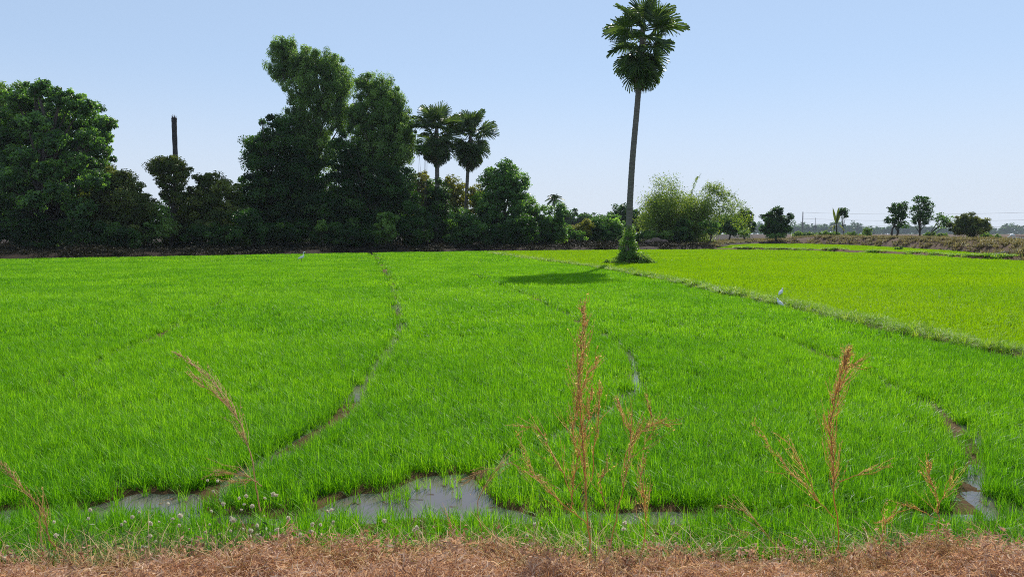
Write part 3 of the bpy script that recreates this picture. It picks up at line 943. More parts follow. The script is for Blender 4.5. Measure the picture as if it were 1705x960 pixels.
tree("domed_tree", "wide dark domed tree with an olive brown top on the right bank", "tree", 1615, [(1612, 367, 24, 12), (1630, 374, 20, 14), (1596, 377, 16, 12), (1614, 382, 32, 12)], 136, 0.3, 'leaf_olive', trunk_r=0.3, up=0.8, dens=1.2)
tree("slim_tree", "small slim trunked tree with a round head beside the banana plant", "tree", 1404, [(1404, 350, 8, 6), (1406, 358, 7, 6), (1400, 354, 5, 5)], 176, 0.3, 'leaf_dark', trunk_r=0.09, dens=0.6)
for (bx, by, w_, h_, yy, lab) in ((1340, 391, 22, 7, 180, "grey green scrub left of the distant power pole on the bank"), (1380, 390, 20, 7, 176, "green scrub under the banana plant on the bank"), (1445, 386, 7, 9, 172, "upright pale bush left of the open crowned trees"),
                              (1425, 392, 20, 6, 165, "low green scrub right of the slim tree on the bank"), (1560, 392, 22, 5, 140, "low bushes under the leaning tree on the bank"), (1650, 394, 20, 6, 130, "straw green bush right of the domed tree"), (1497, 414, 5, 4, 104, "tiny dark bush on the low ridge behind the pale rice")):
    bush("scrub_bush", lab, "bush", [(bx - w_ * 0.4, by, w_ * 0.6, h_), (bx + w_ * 0.4, by + 1, w_ * 0.6, h_ * 0.85)], yy, 0.3, 'leaf_bright' if by != 414 else 'leaf_dark', dens=0.7)


def woodland(name, label, spans, Y, leaf, mat, seed):
    """far-off wood read as one mass"""
    r = np.random.default_rng(seed)
    blobs = []
    for (x0, x1, ytop, ybot, step) in spans:
        x = x0
        while x < x1:
            t = ytop + r.uniform(-0.2, 0.35) * (ybot - ytop)
            h = (ybot - t) / 2
            blobs.append((x, t + h, step * r.uniform(0.7, 1.2), h * 1.05, r.uniform(-6, 6)))
            x += step * r.uniform(0.6, 1.1)
    org = np.array(((spans[0][0] - 852.5) / FPX * Y, Y, 0.0))
    mb, _ = crown_mesh(org, blobs, Y, leaf, M[mat], dens=0.75, clump=0.3, thick=0.7)
    o = link(name, mb.mesh(name, M[mat]), None, org)
    tag(o, label, None, None, "stuff")


woodland("wood_backing", "dark wood closing the view behind the left trees", [(-150, 240, 300, 405, 26), (290, 440, 330, 408, 24), (440, 700, 300, 408, 26), (700, 930, 355, 410, 20)], 132, 0.5, 'leaf_dark', 3)
woodland("distant_wood", "grey green far wood left of the lone palm", [(925, 1075, 352, 388, 16)], 290, 0.8, 'leaf_dark', 5)
woodland("distant_wood", "blue hazed treeline far behind the right bank", [(1150, 1320, 372, 390, 14), (1318, 1430, 370, 391, 12), (1430, 1560, 376, 391, 12), (1560, 1660, 380, 392, 12), (1655, 1760, 374, 392, 14)], 1350, 2.6, 'leaf_dark', 9)


# ------------------------------------------------------------------ palms
def fan_leaf(seed, petiole=1.35, R=1.42, nseg=50, spread=2.5, dead=False):
    r = np.random.default_rng(seed)
    mb = MB()
    # petiole along +X, curving a little down
    n = 7
    xs = np.linspace(0, petiole, n)
    pts = np.stack([xs, np.zeros(n), -0.10 * (xs / petiole) ** 2 * petiole], 1)
    tube(mb, pts, np.linspace(0.05, 0.022, n), 5, 0.8)
    hub = pts[-1]
    ang = np.linspace(-spread, spread, nseg)
    da = ang[1] - ang[0]
    for i, a in enumerate(ang):
        L = R * (0.72 + 0.28 * math.cos(a * 0.62)) * r.uniform(0.9, 1.06)
        d = np.array((math.cos(a), math.sin(a), 0))
        s = np.array((-math.sin(a), math.cos(a), 0))
        sag = r.uniform(0.12, 0.36) if not dead else r.uniform(0.4, 0.8)
        fold = (0.05 if i % 2 else -0.05)
        lift = 0.22 * abs(math.sin(a)) ** 1.5
        V = []
        for t, w in ((0.03, 0.5), (0.30, 1.1), (0.56, 0.92), (0.80, 0.5), (1.0, 0.05)):
            rr = t * L
            wid = w * (min(t, 0.6) * L) * da * 0.56
            z = lift * rr - sag * (max(t - 0.25, 0) ** 2) * L * 1.6
            c = hub + d * rr + np.array((0, 0, z))
            V += [c - s * wid + np.array((0, 0, fold * t)), c + s * wid - np.array((0, 0, fold * t))]
        F = [(2 * k, 2 * k + 1, 2 * k + 3, 2 * k + 2) for k in range(4)]
        mb.add(V, F, r.uniform(0.1, 0.9))
    return mb


FANS = [fan_leaf(s).mesh("fan_leaf", M['palm']) for s in (1, 2, 3, 4)]
DEAD = [fan_leaf(s, 1.2, 1.15, 22, 1.7, True).mesh("dead_fan_leaf", M['palm_dead']) for s in (11, 12)]


def palm(label, foot, trunk_pts, rad, apex, scale, seed, skirt=2.6, group=None, nleaf=52, rz=0.0):
    r = np.random.default_rng(seed)
    root = thing("sugar_palm", label, "palm tree", foot, group)
    tb = MB()
    path = bez(trunk_pts, 8)
    rr = np.linspace(rad * 1.15, rad * 0.82, len(path))
    rr[:3] *= np.array((1.5, 1.25, 1.08))
    # ring scars
    path2 = bez(trunk_pts, 40)
    rr2 = np.interp(np.linspace(0, 1, len(path2)), np.linspace(0, 1, len(path)), rr) * (1 + 0.025 * np.sin(np.arange(len(path2)) * 2.1))
    tube(tb, path2, rr2, 12)
    link("trunk", tb.mesh("trunk", M['palm_trunk'], smooth=True), root)
    ap = np.asarray(apex)
    nup = nleaf * 30 // 100
    for i in range(nleaf):
        # a loose head of young fans above, a dense round skirt of drooping ones below
        if i < nup:
            t = (i + 0.5) / nup
            el = math.radians(np.interp(t, [0, 0.25, 0.6, 1], [84, 58, 24, 0])) + r.normal() * 0.12
            p = ap + np.array((0, 0, -0.35 * t))
            k = np.interp(t, [0, 0.3, 1], [0.95, 1.14, 1.16])
        else:
            t = (i - nup + 0.5) / (nleaf - nup)
            el = math.radians(np.interp(t, [0, 0.3, 0.65, 1], [-8, -36, -58, -78])) + r.normal() * 0.14
            p = ap + np.array((0, 0, -skirt * (0.24 + 0.66 * t)))
            k = np.interp(t, [0, 0.5, 1], [0.98, 0.95, 0.82])
        az = i * 2.39996 + r.normal() * 0.3 + rz
        dead = i >= nup and t > 0.72 and r.random() < 0.55
        me = DEAD[i % 2] if dead else FANS[i % 4]
        o = link("dead_frond" if dead else "frond", me, root)
        if dead:
            o["label"] = "withered brown frond hanging below the green ones"
        o.location = p
        roll = r.normal() * 0.5
        o.rotation_euler = (Matrix.Rotation(az, 4, 'Z') @ Matrix.Rotation(-el, 4, 'Y') @ Matrix.Rotation(roll, 4, 'X')).to_euler()
        s = scale * r.uniform(0.85, 1.1) * k
        o.scale = (s, s, s)
    # fruit stalks and old leaf bases under the crown
    bb = MB()
    for i in range(14):
        a = r.random() * 6.283
        z = -r.uniform(0.2, 1.0) * skirt
        d = np.array((math.cos(a), math.sin(a), 0))
        st = ap + d * rad * 0.7 + np.array((0, 0, z))
        tube(bb, bez([st, st + d * 0.4 + np.array((0, 0, 0.15)), st + d * 0.75 + np.array((0, 0, -0.35))], 4), np.linspace(0.07, 0.03, 9), 5)
    link("leaf_bases", bb.mesh("leaf_bases", M['palm_trunk'], smooth=True), root)
    return root


PY = 60.0
pf = atY(1045, 440, PY); pf[2] = 0.2
kpx = PY / FPX
palm("tall lone sugar palm standing on the bund between the two fields", pf,
     [(0, 0, -0.2), (0.10, 0, 4.0), (0.28, 0, 8.0), (0.62, 0, 12.5), (0.85, 0, 16.0), (0.98, 0, 18.4)], 0.24, (0.98, 0, 18.5), 1.06, 5, skirt=3.4, nleaf=48)
for (px, ytop, Y, sc, seed, lab, tr) in ((727, 178, 112, 1.34, 21, "left one of the twin palms, its trunk buried in dark creeper", 0.34), (784, 187, 115, 1.28, 33, "right one of the twin palms, with a bare slim trunk", 0.27)):
    a = atY(px, ytop + 32, Y)
    b = atY(px - 9 if px > 750 else px + 2, 408, Y); b[2] = 0.4
    d = a - b
    palm(lab, b, [(0, 0, -0.3), tuple(d * np.array((0.15, 1, 0.35))), tuple(d * np.array((0.45, 1, 0.65))), tuple(d)], tr, d, sc, seed, skirt=3.8, nleaf=60, rz=seed)


def palm_creeper():
    bush("creeper_mound", "leafy creeper climbing the foot of the lone palm", "creeper", [(1046, 392, 9, 16), (1047, 412, 13, 16), (1044, 428, 20, 12), (1028, 436, 20, 7), (1068, 436, 24, 7), (1048, 438, 30, 7), (1017, 438, 14, 6), (1083, 438, 14, 6), (1046, 424, 24, 9), (1060, 430, 24, 8)], PY, 0.16, 'leaf_bright', up=0.5, thick=0.9, dens=0.9, loose=0.12)


palm_creeper()


def coconut(label, px, ytop, ybot, Y, L, seed, mat='palm', n=16, name="coconut_palm", cat="palm tree"):
    r = np.random.default_rng(seed)
    a = atY(px, ytop, Y); b = atY(px, ybot, Y)
    root = thing(name, label, cat, b)
    tb = MB()
    h = a[2] - b[2]
    tube(tb, bez([(0, 0, -0.3), (0.1, 0, h * 0.5), (0, 0, h)], 5), np.linspace(0.2, 0.13, 11), 7)
    link("trunk", tb.mesh("trunk", M['palm_trunk'], smooth=True), root)
    for i in range(n):
        mb = MB()
        az = i * 2.4 + r.normal() * 0.2
        el = np.interp(i / n, [0, 1], [1.35, -0.35])
        d = np.array((math.cos(az), math.sin(az), 0))
        pts = [(d * L * t * math.cos(el) + np.array((0, 0, h + L * t * math.sin(el) - 0.55 * L * t * t))) for t in np.linspace(0, 1, 9)]
        pts = np.array(pts)
        tube(mb, pts, np.linspace(0.04, 0.012, 9), 4)
        T = unit(np.gradient(pts, axis=0))
        sd = np.cross(T, np.array((0, 0, 1.0))); sd = unit(sd)
        ti = np.repeat(np.linspace(1, 8, 26), 2)
        i0 = np.minimum(ti.astype(int), 7); f = (ti - i0)[:, None]
        c = pts[i0] * (1 - f) + pts[i0 + 1] * f
        sg = np.tile([1, -1], 26)[:, None]
        ll = L * 0.24 * np.sin(np.clip(ti / 8.6, 0, 1) * math.pi)[:, None] ** 0.6
        tip = c + sd[i0] * sg * ll * 0.8 + T[i0] * ll * 0.5 - np.array((0, 0, 1)) * ll * 0.5
        w = T[i0] * 0.05 * (Y / 100)
        V = np.stack([c - w, c + w, tip + w * 0.2, tip - w * 0.2], 1).reshape(-1, 3)
        mb.add(V, np.arange(len(V)).reshape(-1, 4), r.random())
        link("frond", mb.mesh("frond", M[mat]), root)


coconut("small distant coconut palm standing above the creeper slope", 923, 331, 385, 190, 2.9, 4)


def banana():
    Y = 176
    b = atY(1392, 394, Y)
    root = thing("banana_plant", "ragged banana plant with upright and drooping leaves on the far bank", "plant", b)
    tb = MB()
    tube(tb, bez([(0, 0, -0.2), (0.1, 0, 1.5), (0, 0, 3.2)], 4), np.linspace(0.2, 0.1, 9), 7)
    link("stem", tb.mesh("stem", M['bark'], smooth=True), root)
    r = np.random.default_rng(6)
    for i in range(9):
        mb = MB()
        az = i * 2.4
        up = i < 4
        d = np.array((math.cos(az), math.sin(az) * 0.5, 0))
        s = np.array((0.3, 0, 0.0)) if up else np.cross(d, (0, 0, 1.0)) * 0.3
        pts = []
        for t in np.linspace(0, 1, 7):
            if up: pts.append((0, 0, 2.8) + d * 1.1 * t + np.array((0, 0, 4.0 * t)))
            else: pts.append((0, 0, 2.6) + d * 2.3 * t + np.array((0, 0, 1.2 * t - 2.6 * t * t)))
        pts = np.array(pts)
        w = np.array((0.1, 0.7, 1, 1, 0.9, 0.6, 0.1))[:, None]
        V = np.concatenate([pts - s * w, pts + s * w])
        F = [(k, k + 1, k + 8, k + 7) for k in range(6)]
        mb.add(V, F, r.random())
        link("leaf", mb.mesh("leaf", M['leaf_olive']), root)


banana()


def bamboo():
    Y = 127
    b = atY(1130, 402, Y); b[2] = 0.4
    root = thing("bamboo_clump", "feathery bamboo clump with stems arching out over the field edge", "bamboo", b)
    r = np.random.default_rng(12)
    fol = MB()
    k = Y / FPX
    specs = []
    for i in range(44):
        tx = r.uniform(-66, 62)
        top = np.interp(tx, [-66, -40, -10, 30, 62], [352, 318, 312, 318, 338]) + abs(r.normal()) * 27
        specs.append((tx, top, 0.25))
    specs += [(20, 292, 0.05), (34, 285, 0.05), (44, 300, 0.05), (-38, 297, 0.3), (82, 332, 1.0), (86, 350, 1.25), (70, 318, 0.9), (78, 345, 1.2), (62, 312, 0.8), (-60, 330, 0.5), (96, 340, 1.2), (88, 320, 1.0), (72, 306, 0.9), (-20, 300, 0.3), (100, 356, 1.2), (55, 306, 0.75)]
    for tx, top, arch in specs:
        H = (402 - top) * k
        X = tx * k
        bx = X * 0.35 + r.normal() * 0.5
        dy = r.normal() * 2.0
        p = [(bx, r.normal() * 0.8, 0), (bx + (X - bx) * 0.25, dy * 0.4, H * 0.45), (bx + (X - bx) * 0.6, dy * 0.8, H * (0.85 + 0.12 * arch)), (X, dy, H)]
        if arch > 0.7:
            p.append((X + 1.3, dy, H - 2.0 * arch))
        path = bez(p, 7)
        cb = MB()
        tube(cb, path, np.linspace(0.055, 0.012, len(path)), 5, 0.6)
        link("culm", cb.mesh("culm", M['bamboo'], smooth=True), root)
        thin = arch < 0.1
        nl = 60 if thin else (520 if arch > 0.6 else 950)
        t = r.uniform(0.25 if not thin else 0.4, 1.0, nl) * (len(path) - 1)
        i0 = np.minimum(t.astype(int), len(path) - 2); f = (t - i0)[:, None]
        c = path[i0] * (1 - f) + path[i0 + 1] * f
        sp = 0.12 if thin else (0.4 if arch > 0.6 else 0.75)
        C = c + r.normal(size=(nl, 3)) * sp
        leaves(fol, C, r.normal(size=(nl, 3)) + np.array((0, -0.2, 0.5)), 0.42 * r.uniform(0.6, 1.3, nl), 0.26, np.clip(0.5 + 0.3 * r.normal(size=nl), 0, 1), 0, 0.4)
    link("foliage", fol.mesh("foliage", M['bamboo']), root)


bamboo()


# ------------------------------------------------------------------ poles, wires, logs, clods, pump
def bare_pole():
    Y = 96
    a = atY(290, 196, Y); b = atY(293, 405, Y); b[2] = 0.4
    root = thing("dead_trunk", "bare dark dead palm trunk sticking up above the vine topped tree", "dead tree", b)
    d = a - b
    mb = MB()
    path = bez([(0, 0, -0.3), d * 0.5 + np.array((0.12, 0, 0)), d * 0.93, d], 12)
    rr = np.linspace(0.26, 0.36, len(path)) * (1 + 0.04 * np.sin(np.arange(len(path)) * 1.9))
    rr[-1] *= 0.8
    tube(mb, path, rr, 10)
    link("stump_top", MBcap(d).mesh("stump_top", M['pole']), root)
    link("trunk", mb.mesh("trunk", M['pole'], smooth=True), root)


def MBcap(d):
    mb = MB()
    for i in range(7):
        a = i / 7 * 6.283
        p = d + np.array((math.cos(a) * 0.22, math.sin(a) * 0.22, -0.05))
        tube(mb, [p, p + np.array((math.cos(a) * 0.05, 0, 0.2 + 0.12 * (i % 3)))], [0.07, 0.02], 4)
    return mb


bare_pole()


def utility_pole(label, px, ytop, Y, arms=True, r0=0.16):
    a = atY(px, ytop, Y)
    z0 = float(HG(np.array([a[0]]), np.array([Y]))[0])
    root = thing("utility_pole", label, "pole", (a[0], Y, z0 - 0.1))
    h = a[2] - z0
    mb = MB(); tube(mb, [(0, 0, 0), (0, 0, h * 0.5), (0, 0, h)], [r0, r0 * 0.85, r0 * 0.7], 8)
    link("post", mb.mesh("post", M['concrete'], smooth=True), root)
    if arms:
        mb = MB(); tube(mb, [(-0.2, -0.8, h - 0.5), (0.2, 0.8, h - 0.5)], [0.07, 0.07], 4)
        link("crossarm", mb.mesh("crossarm", M['concrete']), root)
        for s in (-0.7, 0.0, 0.7):
            mb = MB(); tube(mb, [(0.25 * s, s, h - 0.45), (0.25 * s, s, h - 0.2)], [0.06, 0.03], 6)
            link("insulator", mb.mesh("insulator", M['paint']), root)
    return np.array((a[0], Y, z0 + h))


pA = utility_pole("plain power pole rising behind the green scrub on the far bank", 1337, 352, 235, r0=0.2)
pB = utility_pole("power pole standing beyond the right edge of the fields", 2050, 335, 150)
utility_pole("very thin leaning post right of the plain power pole", 1358, 362, 300, False, 0.1)
for dz, sag, lab in ((-0.3, 1.3, "topmost thin power cable strung across the right sky"), (-2.2, 1.2, "middle thin power cable strung across the right sky"), (-3.6, 1.4, "lowest thin power cable strung across the right sky")):
    t = np.linspace(0, 1, 30)[:, None]
    P = pA * (1 - t) + pB * t
    P[:, 2] += dz - sag * 4 * (t[:, 0] * (1 - t[:, 0]))
    mb = MB(); tube(mb, P - P[0], 0.022, 4)
    tag(link("power_cable", mb.mesh("power_cable", M['wire']), None, P[0]), lab, "cable", "power cables at right")


def log(label, p0, p1, z0, z1, r):
    a = np.array((*gnd(*p0, z0), z0)); b = np.array((*gnd(*p1, z1), z1))
    root = thing("fallen_pole", label, "log", a)
    mb = MB()
    d = b - a
    tube(mb, bez([(0, 0, 0), d * 0.5 + np.array((0, 0, 0.08)), d], 5), np.linspace(r, r * 0.6, 11), 7)
    link("wood", mb.mesh("wood", M['log'], smooth=True), root)
    mb = MB(); tube(mb, [d * 0.6, d * 0.6 + np.array((0.3, 0.1, 0.25))], [r * 0.4, r * 0.15], 5)
    link("stub", mb.mesh("stub", M['log'], smooth=True), root)


log("pale fallen pole lying at the corner of the pale field below the bank", (1652, 425), (1680, 419), 0.35, 0.7, 0.09)
log("pale fallen branch on the dark ground below the twin palms", (684, 408), (704, 411.5), 0.55, 0.5, 0.08)


def clods():
    spots = [(1083, 403, 0.7), (1092, 400, 0.8), (1104, 402, 0.75), (1112, 406, 0.6), (1074, 405, 0.6), (1165, 406, 0.6), (1180, 407, 0.5), (1098, 407, 0.6), (1088, 406, 0.5), (1106, 407, 0.45)]
    Y0 = 119
    meshes = []
    for s in range(3):
        mb = MB()
        n, m = 9, 14
        th = np.linspace(0.02, math.pi - 0.02, n)[:, None]; ph = np.arange(m)[None, :] / m * 6.283
        d = np.stack([np.sin(th) * np.cos(ph), np.sin(th) * np.sin(ph), np.cos(th) + 0 * ph], -1)
        rr = 0.75 + 0.5 * vn(d[..., 0] * 2 + s * 9, d[..., 1] * 2 + d[..., 2] * 2.3, 201)
        V = d * rr[..., None] * np.array((1.3, 1.0, 0.8))
        F = [(i * m + j, i * m + (j + 1) % m, (i + 1) * m + (j + 1) % m, (i + 1) * m + j) for i in range(n - 1) for j in range(m)]
        mb.add(V.reshape(-1, 3), F)
        meshes.append(mb.mesh("earth_clod", M['clod']))
    for i, (px, py, s) in enumerate(spots):
        p = atY(px, py, Y0 + i * 0.4)
        o = link("earth_clod", meshes[i % 3], None, (p[0], Y0 + i * 0.4, p[2] - 0.2))
        o.rotation_euler = (0, 0, i * 1.7); o.scale = (s, s, s)
        tag(o, "rough brown lump of dug earth in the heap right of the lone palm" if px < 1150 else "rough brown lump of dug earth at the foot of the bamboo", "earth clod", "lumps of dug earth")


clods()


def pump():
    Y = 92
    b = atY(1690, 404, Y)
    root = thing("irrigation_pump", "white painted irrigation pipe and pump on the bank at the right edge", "pump", b)
    k = Y / FPX
    def P(px, py): return np.array(((px - 1690) * k, 0, (404 - py) * k))
    mb = MB(); tube(mb, bez([P(1675, 406), P(1675, 400), P(1677, 395.5), P(1684, 392.5), P(1688, 394)], 6), 0.07, 8)
    link("outlet_pipe", mb.mesh("outlet_pipe", M['paint'], smooth=True), root)
    mb = MB(); tube(mb, [P(1681, 392.5), P(1683, 392), P(1687, 392), P(1689, 393)], [0.1, 0.16, 0.16, 0.1], 10)
    link("motor", mb.mesh("motor", M['paint'], smooth=True), root)
    mb = MB(); tube(mb, [P(1687, 395.5), P(1740, 397)], [0.07, 0.07], 8)
    link("main_pipe", mb.mesh("main_pipe", M['paint'], smooth=True), root)
    mb = MB(); tube(mb, [P(1686, 395), P(1686, 400), P(1683, 404)], [0.08, 0.07, 0.06], 8)
    link("leg", mb.mesh("leg", M['paint'], smooth=True), root)
    mb = MB(); tube(mb, [P(1700, 397), P(1700, 408)], [0.05, 0.05], 6)
    link("leg", mb.mesh("leg", M['paint'], smooth=True), root)
    mb = MB(); tube(mb, [P(1690, 393.3) + np.array((0, 0.5, 0)), P(1740, 394) + np.array((0, 0.5, 0))], [0.06, 0.06], 6)
    link("dark_hose", mb.mesh("dark_hose", M['wire'], smooth=True), root)


pump()


# ------------------------------------------------------------------ egrets
def egret(label, foot, rz, scale=1.0, neck_up=True):
    root = thing("egret", label, "bird", foot, None, rz)
    root.scale = (scale,) * 3
    mb = MB()
    if neck_up:
        pts = [(-0.22, 0, 0.24), (-0.14, 0, 0.27), (-0.02, 0, 0.31), (0.08, 0, 0.35), (0.13, 0, 0.41), (0.11, 0, 0.50), (0.13, 0, 0.60), (0.17, 0, 0.655), (0.20, 0, 0.66), (0.235, 0, 0.65)]
        rad = [0.012, 0.05, 0.088, 0.075, 0.04, 0.025, 0.022, 0.03, 0.026, 0.010]
    else:
        pts = [(-0.22, 0, 0.22), (-0.14, 0, 0.27), (-0.02, 0, 0.34), (0.08, 0, 0.41), (0.12, 0, 0.46), (0.13, 0, 0.52), (0.17, 0, 0.55), (0.20, 0, 0.545), (0.23, 0, 0.535)]
        rad = [0.012, 0.055, 0.095, 0.08, 0.05, 0.034, 0.032, 0.026, 0.010]
    tip = pts[-1]
    path = bez(pts, 5)
    tube(mb, path, np.interp(np.linspace(0, len(rad) - 1, len(path)), np.arange(len(rad)), rad), 10)
    link("body", mb.mesh("body", M['white'], smooth=True), root)
    mb = MB(); tube(mb, [tip, (tip[0] + 0.09, 0, tip[2] - 0.025)], [0.010, 0.002], 6)
    link("beak", mb.mesh("beak", M['beak'], smooth=True), root)
    for s in (-0.03, 0.03):
        mb = MB(); tube(mb, [(0.0, s, 0.27), (-0.01, s, 0.14), (0.015, s, 0.0), (0.06, s, 0.0)], [0.012, 0.009, 0.008, 0.004], 5)
        link("leg", mb.mesh("leg", M['shank'], smooth=True), root)


x, y = gnd(502, 436, 0.15); egret("white egret with raised neck standing in the rice before the tall dark trees", (x, y, 0.1), 0.1, 1.35)
x, y = gnd(1300, 487, 0.45); egret("white egret leaning forward above the bund, the upper of two", (x, y, 0.22), 0.7, 0.7, False)
x, y = gnd(1299, 500, 0.35); egret("white egret half hidden in the grass at the bund's near edge", (x, y, 0.02), 2.2, 0.7, False)


# ------------------------------------------------------------------ roadside bank: dead weeds, straw, green weeds, seed heads, tall dry stalks
TOPX = np.array([-200, 0, 80, 200, 330, 430, 500, 650, 780, 860, 1000, 1100, 1250, 1400, 1480, 1560, 1640, 1705, 1950], float)
TOPY = np.array([955, 948, 930, 932, 915, 905, 888, 900, 884, 905, 932, 918, 930, 935, 905, 884, 930, 948, 955], float)
TOPZ = np.array([atY(a, b + 7, 5.25)[2] for a, b in zip(TOPX, TOPY)])
TOPW = (TOPX - 852.5) / FPX * 5.25


def thatch():
    mb = MB()
    n = 120000
    x = rng.uniform(-4.6, 4.6, n)
    y = 3.9 + 1.75 * rng.random(n) ** 0.9
    g = HG(x, y)
    top = np.interp(x, TOPW, TOPZ)
    hm = np.clip(top - 0.20, 0.04, 0.5) * (0.05 + 1.35 * fbm(x * 3.2, y * 3.2, 301) * (0.5 + vn(x * 9, y * 9, 307)))
    fall = 1 - sm(y, 5.25, 5.65)
    z = g + hm * fall * rng.random(n) ** 0.6 + 0.01
    keep = (fbm(x * 1.2, y * 1.6, 303) > 0.30) & (hm * fall > 0.01)
    x, y, z = x[keep], y[keep], z[keep]; n = len(x)
    C = np.stack([x, y, z], 1)
    # curled scraps: strips of 2 quads
    L = rng.uniform(0.025, 0.085, n); Wd = rng.uniform(0.004, 0.010, n)
    d = unit(rng.normal(size=(n, 3)) * np.array((1, 1, 0.8)))
    s = unit(np.cross(d, rng.normal(size=(n, 3))))
    nn = np.cross(d, s)
    V = np.empty((n, 6, 3))
    cu = rng.uniform(0.2, 1.4, n)[:, None]
    for i, t in enumerate((-0.5, 0.0, 0.5)):
        c = C + d * (L * t)[:, None] + nn * cu * (L * (0.25 - t * t))[:, None]
        w = (Wd * (0.45 if i != 1 else 1.0) * 0.5)[:, None]
        V[:, 2 * i] = c - s * w; V[:, 2 * i + 1] = c + s * w
    b = (np.arange(n) * 6)[:, None]
    F = np.concatenate([b + np.array([0, 1, 3, 2]), b + np.array([2, 3, 5, 4])])
    ct = 0.35 * fbm(x * 1.7, y * 1.7, 305) + 0.65 * rng.random(n)
    mb.add(V.reshape(-1, 3), F, np.repeat(np.clip(ct, 0, 1), 6))
    tag(link("dead_weeds", mb.mesh("dead_weeds", M['thatch'])), "brown withered weeds matted over the roadside bank", None, None, "stuff")
    # small dead plants standing up out of the mat
    mb = MB()
    n = 800
    x = rng.uniform(-4.6, 4.6, n); y = rng.uniform(4.4, 5.7, n)
    top = np.interp(x, TOPW, TOPZ); g = HG(x, y)
    z = g + np.clip(top - 0.25, 0.0, 0.5) * (1 - sm(y, 5.2, 5.7)) * 0.6
    for i in range(n):
        H = rng.uniform(0.06, 0.24)
        p = np.array((x[i], y[i], z[i]))
        e = p + np.array((rng.normal() * 0.3 * H, rng.normal() * 0.3 * H, H))
        path = bez([p, (p + e) / 2 + rng.normal(size=3) * 0.08 * H, e], 3)
        tube(mb, path, np.linspace(0.003, 0.0012, len(path)), 3, rng.random() * 0.6, cap=False)
        k = 9
        t = rng.uniform(0.3, 1, k)[:, None]
        leaves(mb, p * (1 - t) + e * t + rng.normal(size=(k, 3)) * 0.014, rng.normal(size=(k, 3)), rng.uniform(0.02, 0.05, k), 0.4, rng.random(k) * 0.8, 0, 0.3)
    tag(link("withered_sprigs", mb.mesh("withered_sprigs", M['thatch'])), "small withered brown sprigs poking out of the matted weeds", None, None, "stuff")
    # loose straw
    mb = MB()
    n = 5600
    x = rng.uniform(-4.6, 4.6, n); y = rng.uniform(4.2, 5.75, n)
    top = np.interp(x, TOPW, TOPZ); g = HG(x, y)
    z = g + np.clip(top - 0.2, 0.03, 0.5) * (1 - sm(y, 5.2, 5.8)) * rng.uniform(0.3, 1.0, n)
    for i in range(n):
        L = rng.uniform(0.06, 0.30) * (1.6 if rng.random() < 0.15 else 1)
        az = rng.random() * 6.283; el = rng.normal() * 0.35 + 0.1
        d = np.array((math.cos(az) * math.cos(el), math.sin(az) * math.cos(el), math.sin(el)))
        p = np.array((x[i], y[i], z[i]))
        mid = p + d * L * 0.5 + rng.normal(size=3) * 0.1 * L
        tube(mb, [p, mid, p + d * L], [0.0022, 0.002, 0.001], 3, rng.random(), cap=False)
    # scraps drifting on the ditch water
    for i in range(260):
        xx = rng.uniform(-4.6, 4.9); yy = rng.uniform(6.7, 8.3)
        if ditch(np.array([xx]), np.array([yy]))[0] < 0.1: continue
        L = rng.uniform(0.03, 0.16); az = rng.random() * 6.283
        d = np.array((math.cos(az), math.sin(az), 0.05)); p = np.array((xx, yy, 0.003))
        tube(mb, [p, p + d * L * 0.5, p + d * L], [0.003, 0.0028, 0.001], 3, rng.random() * 0.5, cap=False)
    tag(link("straw_litter", mb.mesh("straw_litter", M['straw'])), "thin pale straws lying over the withered weeds", None, None, "stuff")
    # weeds and grasses at the foot of the bank
    mb = MB()
    n = 7500
    x = rng.uniform(-4.9, 4.9, n); y = 4.75 + 1.3 * rng.random(n) ** 0.6
    keep = fbm(x * 1.5, y * 1.5, 311) > 0.42 + 0.16 * sm(5.5 - y, 0, 0.4)
    x, y = x[keep], y[keep]; n = len(x)
    P = np.stack([x, y, HG(x, y)], 1)
    blades(mb, P, rng.uniform(0.12, 0.42, n), rng.random(n) * 6.283, rng.uniform(0.2, 1.3, n), rng.uniform(0.004, 0.009, n), 4, np.clip(rng.normal(size=n) * 0.28 + 0.42, 0, 1))
    tag(link("verge_grass", mb.mesh("verge_grass", M['weed'])), "mixed green and yellowing grass at the foot of the roadside bank", None, None, "stuff")
    mb = MB()
    n = 2600
    x = rng.uniform(-4.9, 4.9, n); y = 5.0 + 0.8 * rng.random(n)
    keep = fbm(x * 1.1, y * 1.1, 313) > 0.45
    x, y = x[keep], y[keep]; n = len(x)
    P = np.stack([x, y, HG(x, y)], 1)
    blades(mb, P, rng.uniform(0.15, 0.5, n), rng.random(n) * 6.283, rng.uniform(0.3, 1.6, n), rng.uniform(0.003, 0.006, n), 5, rng.random(n))
    tag(link("dry_verge_grass", mb.mesh("dry_verge_grass", M['straw'])), "dry straw grass standing among the withered weeds", None, None, "stuff")


thatch()


